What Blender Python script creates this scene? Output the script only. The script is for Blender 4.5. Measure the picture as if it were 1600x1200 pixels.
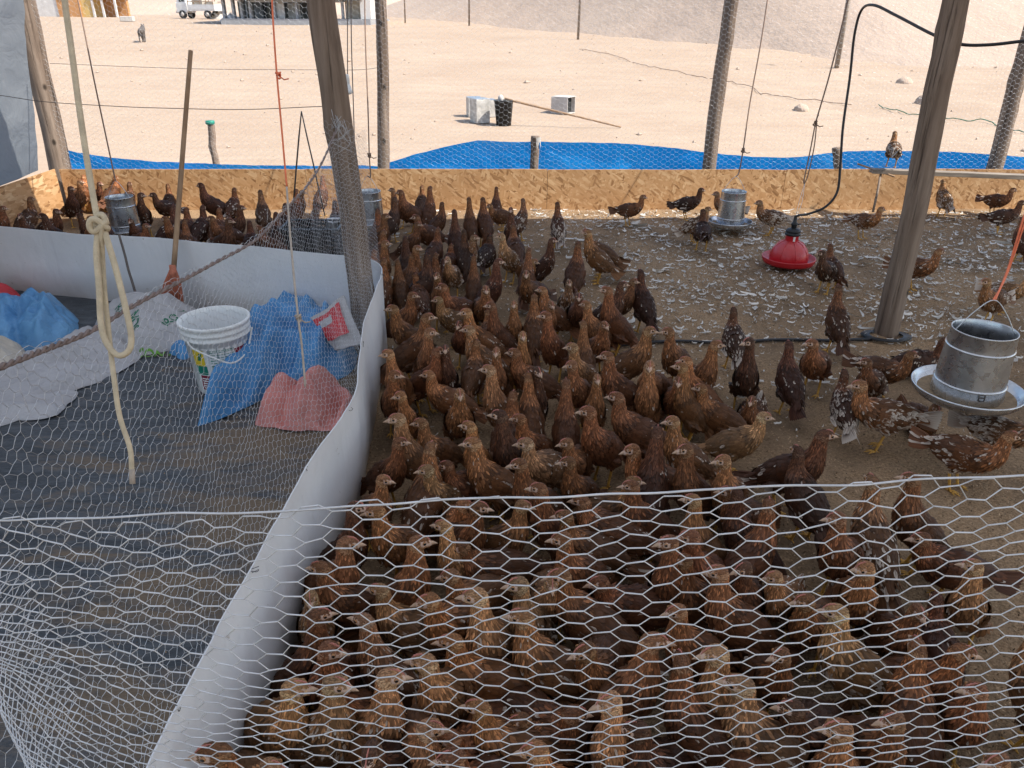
import bpy, math, random
import numpy as np
from mathutils import Vector, Matrix, noise
from mathutils.bvhtree import BVHTree
random.seed(7); rng = np.random.default_rng(7)
scn = bpy.context.scene
for o in list(bpy.data.objects): bpy.data.objects.remove(o)
PI = math.pi
# ------------------------------------------------------------------ camera, world, sun, exposure
CAM_H, PITCH, ROLL, FPX = 1.8, math.radians(26.2), math.radians(.3), 1167.0
_F = np.array([0, math.cos(PITCH), -math.sin(PITCH)]); _R0 = np.array([1., 0, 0]); _U0 = np.array([0, math.sin(PITCH), math.cos(PITCH)])
_R = _R0*math.cos(ROLL) + _U0*math.sin(ROLL); _U = _U0*math.cos(ROLL) - _R0*math.sin(ROLL); _C = np.array([0, 0, CAM_H])
cd = bpy.data.cameras.new('camera'); cam = bpy.data.objects.new('camera', cd); scn.collection.objects.link(cam)
cd.sensor_width = 36; cd.lens = 36*FPX/1600; cd.clip_start = .02; cd.clip_end = 2000
cam.matrix_world = Matrix(((_R[0], _U[0], -_F[0], 0), (_R[1], _U[1], -_F[1], 0), (_R[2], _U[2], -_F[2], CAM_H), (0, 0, 0, 1)))
scn.camera = cam
SUN_D = Vector((.60, -.17, .78)).normalized()
w = bpy.data.worlds.new('World'); scn.world = w; w.use_nodes = True
nt = w.node_tree; sk = nt.nodes.new('ShaderNodeTexSky'); sk.sky_type = 'NISHITA'; sk.sun_disc = False
sk.sun_elevation = math.asin(SUN_D.z); sk.sun_rotation = math.atan2(SUN_D.x, SUN_D.y); sk.dust_density = 1.2; sk.air_density = 1.0
nt.links.new(sk.outputs[0], nt.nodes['Background'].inputs[0]); nt.nodes['Background'].inputs[1].default_value = .14
sl = bpy.data.lights.new('sun', 'SUN'); sl.energy = 4.2; sl.angle = math.radians(.53); sl.color = (1, .95, .87)
so = bpy.data.objects.new('sun', sl); scn.collection.objects.link(so); so.location = (6, 1, 12)
so.rotation_euler = SUN_D.to_track_quat('Z', 'Y').to_euler()
vs = scn.view_settings; vs.view_transform = 'Standard'; vs.look = 'None'; vs.gamma = 1; vs.exposure = .86; vs.use_curve_mapping = False
cy = scn.cycles; cy.max_bounces = 8; cy.diffuse_bounces = 5; cy.glossy_bounces = 3; cy.transmission_bounces = 5
cy.sample_clamp_indirect = 8; cy.caustics_reflective = False; cy.caustics_refractive = False
cy.use_denoising = True

def ray(x, y): return _F + _R*(x-800)/FPX - _U*(y-600)/FPX
def at(x, y, z=0.): d = ray(x, y); return _C + d*(z-CAM_H)/d[2]
def atY(x, y, Y): d = ray(x, y); return _C + d*Y/d[1]
def atD(x, y, dc): return _C + ray(x, y)*dc
# ------------------------------------------------------------------ helpers
COL = scn.collection
def tag(o, label=None, cat=None, group=None, kind=None):
    if label: o['label'] = label
    if cat: o['category'] = cat
    if group: o['group'] = group
    if kind: o['kind'] = kind
    return o
def empty(name, loc, rz=0):
    o = bpy.data.objects.new(name, None); o.location = loc; o.rotation_euler = (0, 0, rz); o.empty_display_size = .1; COL.objects.link(o); return o
def link(name, me, parent=None, loc=None):
    o = bpy.data.objects.new(name, me); COL.objects.link(o)
    if parent: o.parent = parent
    if loc is not None: o.location = loc
    return o
def fast(name, V, Q, smooth=True, uv=None, col=None, midx=None):
    """mesh from arrays; Q is n x k faces"""
    V = np.asarray(V, np.float32); Q = np.asarray(Q, np.int32); n, k = Q.shape
    me = bpy.data.meshes.new(name); me.vertices.add(len(V)); me.vertices.foreach_set('co', V.ravel())
    me.loops.add(n*k); me.loops.foreach_set('vertex_index', Q.ravel()); me.polygons.add(n)
    me.polygons.foreach_set('loop_start', np.arange(0, n*k, k, dtype=np.int32))
    me.polygons.foreach_set('use_smooth', np.full(n, smooth))
    if midx is not None: me.polygons.foreach_set('material_index', np.asarray(midx, np.int32))
    if uv is not None:
        l = me.uv_layers.new(name='UVMap'); l.data.foreach_set('uv', np.asarray(uv, np.float32)[Q.ravel()].ravel())
    if col is not None:
        a = me.color_attributes.new('fcol', 'FLOAT_COLOR', 'POINT'); a.data.foreach_set('color', np.asarray(col, np.float32).ravel())
    me.update(calc_edges=True); return me
class MB:
    """collects shapes, builds them as one mesh"""
    def __init__(s): s.V = []; s.Fc = []; s.M = []; s.m = 0
    def add(s, V, Fc):
        b = len(s.V); s.V += [tuple(map(float, v)) for v in V]; s.Fc += [tuple(b+i for i in f) for f in Fc]; s.M += [s.m]*len(Fc); return s
    def box(s, c, d, rz=0, ry=0, rx=0):
        m = Matrix.Rotation(rz, 3, 'Z') @ Matrix.Rotation(ry, 3, 'Y') @ Matrix.Rotation(rx, 3, 'X'); c = Vector(c)
        v = [c + m @ Vector((x*d[0]/2, y*d[1]/2, z*d[2]/2)) for x in (-1, 1) for y in (-1, 1) for z in (-1, 1)]
        return s.add(v, [(0, 1, 3, 2), (4, 6, 7, 5), (0, 4, 5, 1), (2, 3, 7, 6), (0, 2, 6, 4), (1, 5, 7, 3)])
    def tube(s, path, r, n=8, cap=True, flat=1.):
        P = [Vector(p) for p in path]; k = len(P); rr = r if hasattr(r, '__len__') else [r]*k; V = []; Fc = []
        t0 = (P[1]-P[0]).normalized(); a = Vector((0, 0, 1)) if abs(t0.z) < .9 else Vector((1, 0, 0)); u = t0.cross(a).normalized()
        for i in range(k):
            t = (P[min(i+1, k-1)]-P[max(i-1, 0)]).normalized(); u = (u - t*u.dot(t)).normalized(); b = t.cross(u)
            for j in range(n):
                g = 2*PI*j/n; V.append(P[i] + u*math.cos(g)*rr[i] + b*math.sin(g)*rr[i]*flat)
        for i in range(k-1):
            for j in range(n): j2 = (j+1) % n; Fc.append((i*n+j, i*n+j2, (i+1)*n+j2, (i+1)*n+j))
        if cap: Fc.append(tuple(range(n-1, -1, -1))); Fc.append(tuple((k-1)*n+j for j in range(n)))
        return s.add(V, Fc)
    def lathe(s, prof, n=32, o=(0, 0, 0), sx=1, sy=1):
        V = []; Fc = []; k = len(prof)
        for r, z in prof:
            for j in range(n): V.append((o[0]+r*math.cos(2*PI*j/n)*sx, o[1]+r*math.sin(2*PI*j/n)*sy, o[2]+z))
        for i in range(k-1):
            for j in range(n): j2 = (j+1) % n; Fc.append((i*n+j, i*n+j2, (i+1)*n+j2, (i+1)*n+j))
        return s.add(V, Fc)
    def grid(s, f, nu, nv):
        V = [f(i/nu, j/nv) for i in range(nu+1) for j in range(nv+1)]
        return s.add(V, [(i*(nv+1)+j, (i+1)*(nv+1)+j, (i+1)*(nv+1)+j+1, i*(nv+1)+j+1) for i in range(nu) for j in range(nv)])
    def ball(s, c, r, n=10, k=7):
        return s.lathe([(max(1e-4, math.sin(PI*i/k))*r[0], -math.cos(PI*i/k)*r[2]) for i in range(k+1)], n, c, 1, r[1]/r[0])
    def build(s, name, mat, parent=None, origin=None, smooth=True, thick=0, bevel=0):
        off = Vector(origin) if origin is not None else (Vector(parent.location) if parent and not parent.get('local') else Vector((0, 0, 0)))
        me = bpy.data.meshes.new(name); me.from_pydata([tuple(Vector(v)-off) for v in s.V], [], s.Fc)
        for m in (mat if isinstance(mat, (list, tuple)) else [mat]): me.materials.append(m)
        me.polygons.foreach_set('material_index', s.M); me.polygons.foreach_set('use_smooth', [smooth]*len(s.Fc)); me.update()
        o = link(name, me, parent, off if (origin is not None and not parent) else None)
        if thick: md = o.modifiers.new('s', 'SOLIDIFY'); md.thickness = thick; md.offset = 0; md2 = o.modifiers.new('e', 'EDGE_SPLIT'); md2.split_angle = 1.
        if bevel: md = o.modifiers.new('b', 'BEVEL'); md.width = bevel; md.segments = 2; md.limit_method = 'ANGLE'
        return o
def spline(P, n):
    """Catmull-Rom through points"""
    P = [Vector(p) for p in P]; P = [P[0]*2-P[1]] + P + [P[-1]*2-P[-2]]; k = len(P)-3; out = []
    for q in range(n+1):
        t = q/n*k; i = min(int(t), k-1); t -= i; a, b, c, d = P[i:i+4]
        out.append(.5*((2*b) + (c-a)*t + (2*a-5*b+4*c-d)*t*t + (3*b-a-3*c+d)*t**3))
    return out
def pxpath(pts):
    """(px, py, depth) triples to points"""
    return [Vector(atD(*p)) for p in pts]
def fbm(x, y, z=0., o=3): return noise.fractal(Vector((x, y, z)), 1., 2., o)
# ------------------------------------------------------------------ materials
class N:
    def __init__(s, name):
        s.m = bpy.data.materials.new(name); s.m.use_nodes = True; s.t = s.m.node_tree; s.b = s.t.nodes['Principled BSDF']
    def n(s, ty, **k):
        x = s.t.nodes.new('ShaderNode'+ty)
        for a, v in k.items():
            if a[0] == '_': x.inputs[a[1:].replace('_', ' ')].default_value = v
            else: setattr(x, a, v)
        return x
    def l(s, a, b): s.t.links.new(a, b); return s
    def tc(s, out='Object', scale=(1, 1, 1), rot=(0, 0, 0)):
        c = s.n('TexCoord'); m = s.n('Mapping'); m.inputs['Scale'].default_value = scale; m.inputs['Rotation'].default_value = rot
        s.l(c.outputs[out], m.inputs[0]); return m.outputs[0]
    def noise(s, v, scale, detail=4, rough=.6, dist=0):
        x = s.n('TexNoise'); x.inputs['Scale'].default_value = scale; x.inputs['Detail'].default_value = detail; x.inputs['Roughness'].default_value = rough; x.inputs['Distortion'].default_value = dist
        s.l(v, x.inputs['Vector']); return x.outputs[0]
    def ramp(s, f, stops):
        x = s.n('ValToRGB'); e = x.color_ramp.elements
        while len(e) < len(stops): e.new(.5)
        for i, (p, c) in enumerate(stops):
            e[i].position = p; e[i].color = (*c, 1) if hasattr(c, '__len__') else (c, c, c, 1)
        s.l(f, x.inputs[0]); return x.outputs[0]
    def mix(s, f, a, b, mode='MIX'):
        x = s.n('Mix', data_type='RGBA', blend_type=mode)
        for i, v in ((0, f), (6, a), (7, b)):
            if hasattr(v, 'is_output'): s.l(v, x.inputs[i])
            elif i == 0: x.inputs[0].default_value = v
            else: x.inputs[i].default_value = (*v, 1) if hasattr(v, '__len__') else (v, v, v, 1)
        return x.outputs[2]
    def math(s, op, a, b=0., c=0.):
        x = s.n('Math', operation=op)
        for i, v in enumerate((a, b, c)):
            if hasattr(v, 'is_output'): s.l(v, x.inputs[i])
            else: x.inputs[i].default_value = v
        return x.outputs[0]
    def bump(s, h, st, d=.01):
        x = s.n('Bump'); x.inputs['Strength'].default_value = st; x.inputs['Distance'].default_value = d; s.l(h, x.inputs['Height']); s.l(x.outputs[0], s.b.inputs['Normal'])
    def set(s, col=None, rough=None, metal=None, spec=None):
        for k, v in (('Base Color', col), ('Roughness', rough), ('Metallic', metal), ('Specular IOR Level', spec)):
            if v is None: continue
            if hasattr(v, 'is_output'): s.l(v, s.b.inputs[k])
            else: s.b.inputs[k].default_value = (*v, 1) if hasattr(v, '__len__') else v
        return s.m
def simple(name, c, rough=.6, metal=0, amt=.25, scale=8, bs=.2, bscale=60, spec=.4):
    q = N(name); v = q.tc(); f = q.noise(v, scale, 5, .65)
    c2 = q.mix(q.ramp(f, [(.3, 0.), (.7, 1.)]), tuple(x*(1-amt) for x in c), tuple(min(1, x*(1+amt)) for x in c))
    if bs: q.bump(q.noise(v, bscale, 3), bs, .004)
    return q.set(c2, rough, metal, spec)
M = {}
def materials():
    # sand
    q = N('sand'); v = q.tc(); a = q.noise(v, .35, 6, .6); b = q.noise(v, 3.2, 6, .65); c = q.noise(q.tc(scale=(.5, 3, 1)), 1.6, 5, .6)
    col = q.mix(q.ramp(a, [(.35, 0.), (.65, 1.)]), (.385, .288, .208), (.425, .33, .245))
    col = q.mix(q.ramp(c, [(.35, .45), (.55, 0.)]), col, (.345, .245, .175))
    col = q.mix(q.ramp(b, [(.3, .35), (.5, 0.)]), col, (.36, .255, .185))
    h = q.math('ADD', q.math('MULTIPLY', b, .6), q.noise(v, 14, 4, .7)); q.bump(h, .35, .04); M['sand'] = q.set(col, .95, 0, .1)
    q = N('hill_sand'); v = q.tc(); a = q.noise(v, .06, 6, .6); b = q.noise(q.tc(scale=(1, .6, 1)), .9, 6, .7)
    col = q.mix(q.ramp(a, [(.35, 0.), (.65, 1.)]), (.43, .325, .25), (.47, .365, .282))
    col = q.mix(q.ramp(b, [(.32, .4), (.5, 0.)]), col, (.39, .29, .215)); q.bump(b, .6, .2); M['hill'] = q.set(col, .95, 0, .1)
    # pen litter
    q = N('litter'); v = q.tc(); a = q.noise(v, 1.3, 5, .6); b = q.noise(v, 90, 3, .7); c = q.noise(v, 9, 4, .65)
    col = q.mix(q.ramp(b, [(.3, 0.), (.7, 1.)]), (.15, .096, .054), (.48, .325, .19))
    col = q.mix(q.ramp(c, [(.4, 0.), (.68, .55)]), col, (.30, .21, .13)); col = q.mix(q.ramp(a, [(.42, 0.), (.62, .6)]), col, (.13, .088, .056))
    q.bump(q.math('ADD', q.math('MULTIPLY', b, .5), c), .9, .02); M['litter'] = q.set(col, .95, 0, .1)
    q = N('hull'); oi = q.n('Attribute', attribute_name='fcol'); M['hull'] = q.set(oi.outputs['Color'], .8, 0, .2)
    # black plastic sheet with sand on it
    q = N('black_sheet'); v = q.tc(scale=(.6, 1.7, 1)); a = q.noise(v, 2.4, 7, .68, .6); fine = q.noise(q.tc(), 110, 3, .7); b = q.noise(q.tc(scale=(1, 3.5, 1)), 6, 5, .6, 1.)
    tcx = q.n('TexCoord'); sx = q.n('SeparateXYZ'); q.l(tcx.outputs['Object'], sx.inputs[0])
    edge = q.math('MULTIPLY_ADD', sx.outputs[0], .16, .33)           # more spilt litter towards the flock's side
    m_ = q.ramp(q.math('ADD', q.math('ADD', a, edge), q.math('MULTIPLY', b, .25)), [(.67, 0.), (.84, .9)])
    sand = q.mix(fine, (.10, .072, .045), (.25, .18, .115)); dust = q.mix(q.ramp(b, [(.35, 0.), (.7, 1.)]), (.030, .036, .042), (.085, .095, .105))
    q.bump(q.math('ADD', b, q.math('MULTIPLY', q.noise(q.tc(scale=(1, 4, 1)), 18, 3), .4)), .8, .02)
    M['black_sheet'] = q.set(q.mix(m_, dust, sand), q.math('MULTIPLY_ADD', m_, .4, .42), 0, .4)
    # OSB
    q = N('osb'); cols = []
    c0 = None
    for i, (rz, sc, off) in enumerate(((.5, 1, 0), (-.7, 1, 3.3), (1.35, 1, 7.1))):
        tc = q.n('TexCoord'); m0 = q.n('Mapping'); m0.inputs['Rotation'].default_value = (0, (.35, 1.35, 2.5)[i], .0); m0.inputs['Location'].default_value = (off, off, off); q.l(tc.outputs['Object'], m0.inputs[0])
        mp = q.n('Mapping'); mp.inputs['Scale'].default_value = (15, 12, 52); q.l(m0.outputs[0], mp.inputs[0]); vo = q.n('TexVoronoi'); vo.inputs['Scale'].default_value = 1; q.l(mp.outputs[0], vo.inputs['Vector'])
        sp = q.n('SeparateColor'); q.l(vo.outputs['Color'], sp.inputs[0])
        ci = q.ramp(sp.outputs[0], [(0, (.25, .125, .05)), (.25, (.48, .27, .12)), (.7, (.54, .32, .155)), (1, (.66, .44, .24))])
        if c0 is None: c0 = ci; h0 = sp.outputs[1]
        else: c0 = q.mix(q.ramp(sp.outputs[2], [(.48, 0.), (.52, 1.)]), c0, ci)
    st = q.noise(q.tc(scale=(1, 1, 1)), 2.2, 5); c0 = q.mix(q.ramp(st, [(.45, 0.), (.75, .5)]), c0, (.40, .225, .105))
    q.bump(h0, .3, .004); M['osb'] = q.set(c0, .7, 0, .3)
    # weathered poles
    q = N('pole_wood'); v = q.tc(scale=(9, 9, .7)); a = q.noise(v, 2.2, 6, .65, .4); b = q.noise(q.tc(), 1.6, 4)
    col = q.ramp(a, [(.25, (.085, .060, .045)), (.5, (.23, .175, .135)), (.75, (.36, .285, .225))]); col = q.mix(q.ramp(b, [(.4, 0.), (.7, .6)]), col, (.18, .125, .088))
    ck = q.noise(q.tc(scale=(26, 26, .6)), 1.6, 4, .6, .3); col = q.mix(q.ramp(ck, [(.30, .85), (.40, 0.)]), col, (.030, .022, .017))
    vo = q.n('TexVoronoi'); vo.inputs['Scale'].default_value = 4.2; q.l(q.tc(scale=(1.3, 1.3, .8)), vo.inputs['Vector'])
    col = q.mix(q.ramp(vo.outputs['Distance'], [(.06, .85), (.13, 0.)]), col, (.022, .016, .012))
    q.bump(q.math('ADD', a, q.ramp(ck, [(.30, 0.), (.42, 1.)])), .8, .012); M['pole'] = q.set(col, .85, 0, .2)
    q = N('pale_wood'); a = q.noise(q.tc(scale=(6, 6, 1)), 3, 5); M['stick'] = q.set(q.ramp(a, [(.3, (.22, .13, .07)), (.7, (.40, .26, .15))]), .7)
    q = N('plank_wood'); a = q.noise(q.tc(scale=(1, 8, 8)), 3, 5); M['plank'] = q.set(q.ramp(a, [(.3, (.14, .11, .085)), (.7, (.33, .27, .21))]), .8)
    # plastics, metals, cloth
    q = N('white_sheet'); v = q.tc(); a = q.noise(v, 2.5, 5); st = q.noise(v, 22, 4, .7); lo = q.n('SeparateXYZ'); tcx = q.n('TexCoord'); q.l(tcx.outputs['Object'], lo.inputs[0])
    dirt = q.math('MULTIPLY', q.ramp(lo.outputs[2], [(0., .85), (.24, 0.)]), q.ramp(a, [(.3, .3), (.7, 1.)]))
    col = q.mix(dirt, q.mix(q.ramp(a, [(.3, 0.), (.7, 1.)]), (.70, .71, .72), (.80, .80, .80)), (.30, .23, .16)); col = q.mix(q.ramp(st, [(.66, 0.), (.72, .6)]), col, (.27, .21, .15))
    cr = q.math('ABSOLUTE', q.math('SUBTRACT', q.noise(q.tc(scale=(1, 1, .35)), 6, 3, .5, .5), .5)); q.bump(q.math('ADD', a, cr), .22, .05); M['white_sheet'] = q.set(col, .33, 0, .5)
    q = N('galvanised'); vo = q.n('TexVoronoi'); vo.inputs['Scale'].default_value = 45; q.l(q.tc(), vo.inputs['Vector']); sp = q.n('SeparateColor'); q.l(vo.outputs['Color'], sp.inputs[0])
    a = q.noise(q.tc(scale=(1, 1, .25)), 9, 4); col = q.mix(sp.outputs[0], (.50, .52, .54), (.60, .62, .64)); col = q.mix(q.ramp(a, [(.45, 0.), (.8, .5)]), col, (.40, .39, .37))
    q.bump(sp.outputs[1], .08, .002); M['galv'] = q.set(col, q.math('MULTIPLY_ADD', sp.outputs[2], .07, .25), .92)
    M['netwire'] = simple('net_wire', (.62, .64, .66), .42, .55, .2, 30, 0)
    M['steelwire'] = simple('dark_wire', (.12, .10, .09), .6, .3, .3, 20, 0)
    q = N('red_plastic'); a = q.noise(q.tc(), 7, 6, .7); gm = q.n('NewGeometry'); sz = q.n('SeparateXYZ'); q.l(gm.outputs['Normal'], sz.inputs[0])
    dust = q.math('MULTIPLY', q.ramp(sz.outputs[2], [(.1, 0.), (.9, .5)]), q.ramp(a, [(.3, .2), (.7, 1.)])); M['red'] = q.set(q.mix(dust, (.50, .014, .022), (.42, .22, .20)), .35, 0, .5)
    M['black'] = simple('black_plastic', (.014, .015, .017), .45, 0, .3, 12, .1)
    M['hose'] = simple('hose_rubber', (.018, .018, .02), .5, 0, .3, 12, 0)
    M['white_plastic'] = simple('white_plastic', (.74, .75, .73), .38, 0, .07, 5, .05)
    q = N('blue_tarp'); a = q.noise(q.tc(scale=(1, 1, 2.2)), 1.8, 5, .6); wv = q.noise(q.tc(scale=(90, 90, 90)), 1, 2); col = q.mix(q.ramp(a, [(.3, 0.), (.75, 1.)]), (.005, .30, .80), (.035, .42, .92)); col = q.mix(q.ramp(q.noise(q.tc(scale=(.5, 1, 3)), 1.3, 5, .65, .5), [(.52, 0.), (.72, .5)]), col, (.30, .55, .85))
    q.bump(q.math('ADD', a, q.math('MULTIPLY', wv, .03)), .5, .06); q.set(col, .42, 0, .5)
    tr = q.n('BsdfTranslucent'); tr.inputs[0].default_value = (.0, .34, .95, 1); mx = q.n('MixShader'); mx.inputs[0].default_value = .4; q.l(q.b.outputs[0], mx.inputs[1]); q.l(tr.outputs[0], mx.inputs[2]); q.l(mx.outputs[0], q.t.nodes['Material Output'].inputs[0]); M['tarp'] = q.m
    def cloth(name, c, c2, tr_, rough=.6, sc=5):
        q = N(name); v = q.tc(); a = q.noise(v, sc, 6, .65); wv = q.n('TexWave'); wv.inputs['Scale'].default_value = 140; q.l(v, wv.inputs['Vector'])
        q.set(q.mix(q.ramp(a, [(.3, 0.), (.7, 1.)]), c, c2), rough, 0, .3); cr = q.math('ABSOLUTE', q.math('SUBTRACT', q.noise(v, sc*1.6, 3, .55, .8), .5)); q.bump(q.math('ADD', q.math('MULTIPLY', cr, 3.), q.math('ADD', a, q.math('MULTIPLY', wv.outputs['Fac'], .05))), .38 if sc > 4 else .25, .03)
        if tr_:
            t = q.n('BsdfTranslucent'); t.inputs[0].default_value = (*tr_, 1); mx = q.n('MixShader'); mx.inputs[0].default_value = .5; q.l(q.b.outputs[0], mx.inputs[1]); q.l(t.outputs[0], mx.inputs[2]); q.l(mx.outputs[0], q.t.nodes['Material Output'].inputs[0])
        return q.m
    M['netcord'] = simple('bundled_cord', (.20, .155, .14), .8, 0, .35, 60, .4, 200)
    M['roof'] = cloth('roof_cloth', (.34, .36, .39), (.40, .42, .45), (.47, .50, .56))
    M['shade'] = cloth('shade_fabric', (.20, .22, .24), (.27, .29, .31), (.22, .25, .28), .7, 3)
    M['blue_cloth'] = cloth('blue_woven', (.055, .20, .42), (.10, .31, .58), None)
    M['blue_film'] = cloth('blue_film', (.07, .21, .42), (.16, .36, .58), None, .3)
    M['pink_cloth'] = cloth('pink_woven', (.52, .19, .17), (.66, .29, .25), None)
    M['white_sack'] = cloth('white_woven', (.36, .35, .35), (.47, .46, .46), None)
    M['beige_sack'] = cloth('beige_woven', (.42, .37, .30), (.55, .50, .42), None)
    M['green_ink'] = simple('green_ink', (.02, .15, .085), .6, 0, .3, 25, 0)
    M['lime_ink'] = simple('lime_ink', (.12, .30, .035), .6, 0, .4, 25, 0)
    M['red_ink'] = simple('red_ink', (.48, .03, .04), .5, 0, .15, 25, 0)
    M['maroon'] = simple('maroon_ink', (.22, .015, .035), .5, 0, .15, 25, 0)
    M['yellow'] = simple('yellow_ink', (.68, .50, .03), .5, 0, .1, 25, 0)
    M['teal'] = simple('teal_ink', (.01, .20, .14), .5, 0, .2, 25, 0)
    M['rope'] = simple('cream_rope', (.55, .47, .33), .8, 0, .2, 40, .5, 220)
    M['twine'] = simple('brown_twine', (.20, .135, .10), .8, 0, .3, 40, .3, 200)
    M['orange'] = simple('orange_twine', (.80, .20, .09), .6, 0, .2, 40, 0)
    M['string'] = simple('pale_string', (.42, .36, .30), .8, 0, .2, 40, 0)
    M['bristle'] = simple('broom_bristle', (.50, .17, .10), .7, 0, .3, 40, .5, 150)
    M['feed'] = simple('feed_meal', (.36, .26, .16), .9, 0, .3, 60, .8, 120)
    M['tin'] = simple('weathered_tin', (.46, .44, .40), .6, .1, .35, 9, .2)
    M['dark'] = simple('inside_shade', (.02, .02, .02), .8, 0, .2, 9, 0)
    M['cab_white'] = simple('truck_paint', (.72, .72, .70), .4, 0, .08, 3, 0)
    M['glass'] = simple('window_glass', (.05, .06, .07), .12, 0, .1, 3, 0, spec=.6)
    M['tyre'] = simple('tyre_rubber', (.03, .03, .03), .8, 0, .2, 9, 0)
    M['concrete'] = simple('grey_concrete', (.30, .31, .32), .85, 0, .12, 2, .2, 12)
    M['pale_wall'] = simple('pale_render', (.60, .58, .55), .85, 0, .1, 2, .1, 12)
    M['orange_wall'] = simple('orange_render', (.50, .26, .11), .85, 0, .12, 2, .1, 12)
    M['yellow_wall'] = simple('yellow_render', (.60, .42, .16), .85, 0, .12, 2, .1, 12)
    M['dirty_white'] = simple('rubble_grey', (.50, .47, .43), .9, 0, .2, 4, .3, 12)
    M['dog'] = simple('dog_fur', (.10, .085, .075), .8, 0, .35, 9, .5, 80)
    M['bulb'] = simple('bulb_glass', (.72, .74, .75), .25, 0, .05, 5, 0)
    # hens
    q = N('feather'); oi = q.n('ObjectInfo'); at_ = q.n('Attribute', attribute_name='fcol'); uv = q.n('UVMap'); s2 = q.n('SeparateXYZ'); q.l(uv.outputs[0], s2.inputs[0])
    base = q.mix(1., oi.outputs['Color'], at_.outputs['Color'], 'MULTIPLY')
    eu = q.math('ABSOLUTE', q.math('SUBTRACT', s2.outputs[0], .5)); lace = q.math('MULTIPLY', q.ramp(eu, [(.22, 0.), (.5, .55)]), q.ramp(s2.outputs[1], [(.2, 0.), (.8, 1.)]))
    shaft = q.ramp(eu, [(.03, .4), (.09, 0.)]); base = q.mix(lace, base, q.mix(.35, q.mix(1., base, (1.7, 1.6, 1.5), 'MULTIPLY'), (.25, .16, .09))); base = q.mix(shaft, base, q.mix(1., base, (1.8, 1.6, 1.4), 'MULTIPLY'))
    wv = q.n('TexWave', bands_direction='DIAGONAL'); wv.inputs['Scale'].default_value = 5; q.l(uv.outputs[0], wv.inputs['Vector']); base = q.mix(q.math('MULTIPLY', wv.outputs['Fac'], .22), base, q.mix(1., base, (.55, .5, .5), 'MULTIPLY'))
    wh = q.math('LESS_THAN', at_.outputs['Alpha'], oi.outputs['Alpha']); wv2 = q.math('MAXIMUM', q.ramp(eu, [(.12, .35), (.40, .9)]), q.ramp(s2.outputs[1], [(.45, .35), (.9, .95)]))
    base = q.mix(q.math('MULTIPLY', wh, wv2), base, (.56, .48, .395)); M['feather'] = q.set(base, .58, 0, .28)
    q = N('hen_skin'); oi = q.n('ObjectInfo'); at_ = q.n('Attribute', attribute_name='fcol')
    M['skin'] = q.set(q.mix(at_.outputs['Alpha'], q.mix(1., oi.outputs['Color'], at_.outputs['Color'], 'MULTIPLY'), (.60, .42, .32)), .7, 0, .2)
    M['shank'] = simple('yellow_shank', (.55, .30, .06), .6, 0, .3, 60, .5, 200)
    M['beak'] = simple('horn_beak', (.44, .29, .19), .4, 0, .2, 80, 0)
    M['comb'] = simple('pink_comb', (.46, .17, .13), .55, 0, .25, 80, .3, 200)
    M['iris'] = simple('eye_iris', (.34, .16, .06), .25, 0, .1, 80, 0); M['pupil'] = simple('eye_pupil', (.008, .006, .005), .08, 0, .1, 5, 0, spec=.7)
    q = N('shaving'); oi = q.n('Attribute', attribute_name='fcol'); M['shaving'] = q.set(oi.outputs['Color'], .7, 0, .2)
materials()
# ------------------------------------------------------------------ ground, hill, floors
def smooth(t): t = min(1, max(0, t)); return t*t*(3-2*t)
def zg(x, y):
    """desert height: level round the pen, a long gentle rise beyond"""
    b = .75*smooth((y-9)/26)*1. + .95*smooth((y-28)/70) if y > 9 else -.05*smooth((8.9-y)/.5)
    if y > 9: b += fbm(x*.12, y*.12)*.10*smooth((y-9)/8) + fbm(x*.7, y*.7, 3)*.035*smooth((y-9)/5) + fbm(x*1.3, y*2.6, 7)*.07*smooth((x-1)/5)*smooth((y-11)/4)*smooth((34-y)/8)
    return b
def ground():
    ys = [-30, -12, -5, 0, 3, 6, 8.6] + list(np.linspace(9, 30, 120)) + list(np.geomspace(30.5, 400, 70)); xs = sorted(set([-400, -220, -120, -80] + list(np.linspace(-55, 55, 221)) + [80, 120, 220, 400]))
    mb = MB(); mb.add([(x, y, zg(x, y)) for y in ys for x in xs], [(j*len(xs)+i, j*len(xs)+i+1, (j+1)*len(xs)+i+1, (j+1)*len(xs)+i) for j in range(len(ys)-1) for i in range(len(xs)-1)])
    tag(mb.build('sand_ground', M['sand']), 'pale sunlit desert sand stretching away beyond the pen', 'ground', None, 'structure')
ground()
def hill():
    # dune flank: its foot runs from far behind the building forward to the right
    def hz(x, y):
        f = y - (118 - 2.6*(x+24) if x < 12 else max(20., 24.4 - .2*(x-12)))      # distance past the foot line
        t = max(0., f); h = .24*t**1.02/(1+t/320) if t > 0 else t
        h = h*smooth((x+38)/55) + fbm(x*.03, y*.03, 5)*1.2*smooth(t/30) + fbm(x*.25, y*.25, 9)*.22*smooth(t/8)
        return zg(x, y) - .25 + h if f > -3 else zg(x, y)-1.
    xs = np.linspace(-45, 260, 156); ys = np.geomspace(20, 420, 120)
    mb = MB(); n = len(xs); mb.add([(x, y, hz(x, y)) for y in ys for x in xs], [(j*n+i, j*n+i+1, (j+1)*n+i+1, (j+1)*n+i) for j in range(len(ys)-1) for i in range(n-1)])
    tag(mb.build('sand_hill', M['hill']), 'greyish sand hill rising behind the desert flat', 'hill', None, 'structure')
hill()
def wallY(x): return 7.74 + .026*x
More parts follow.
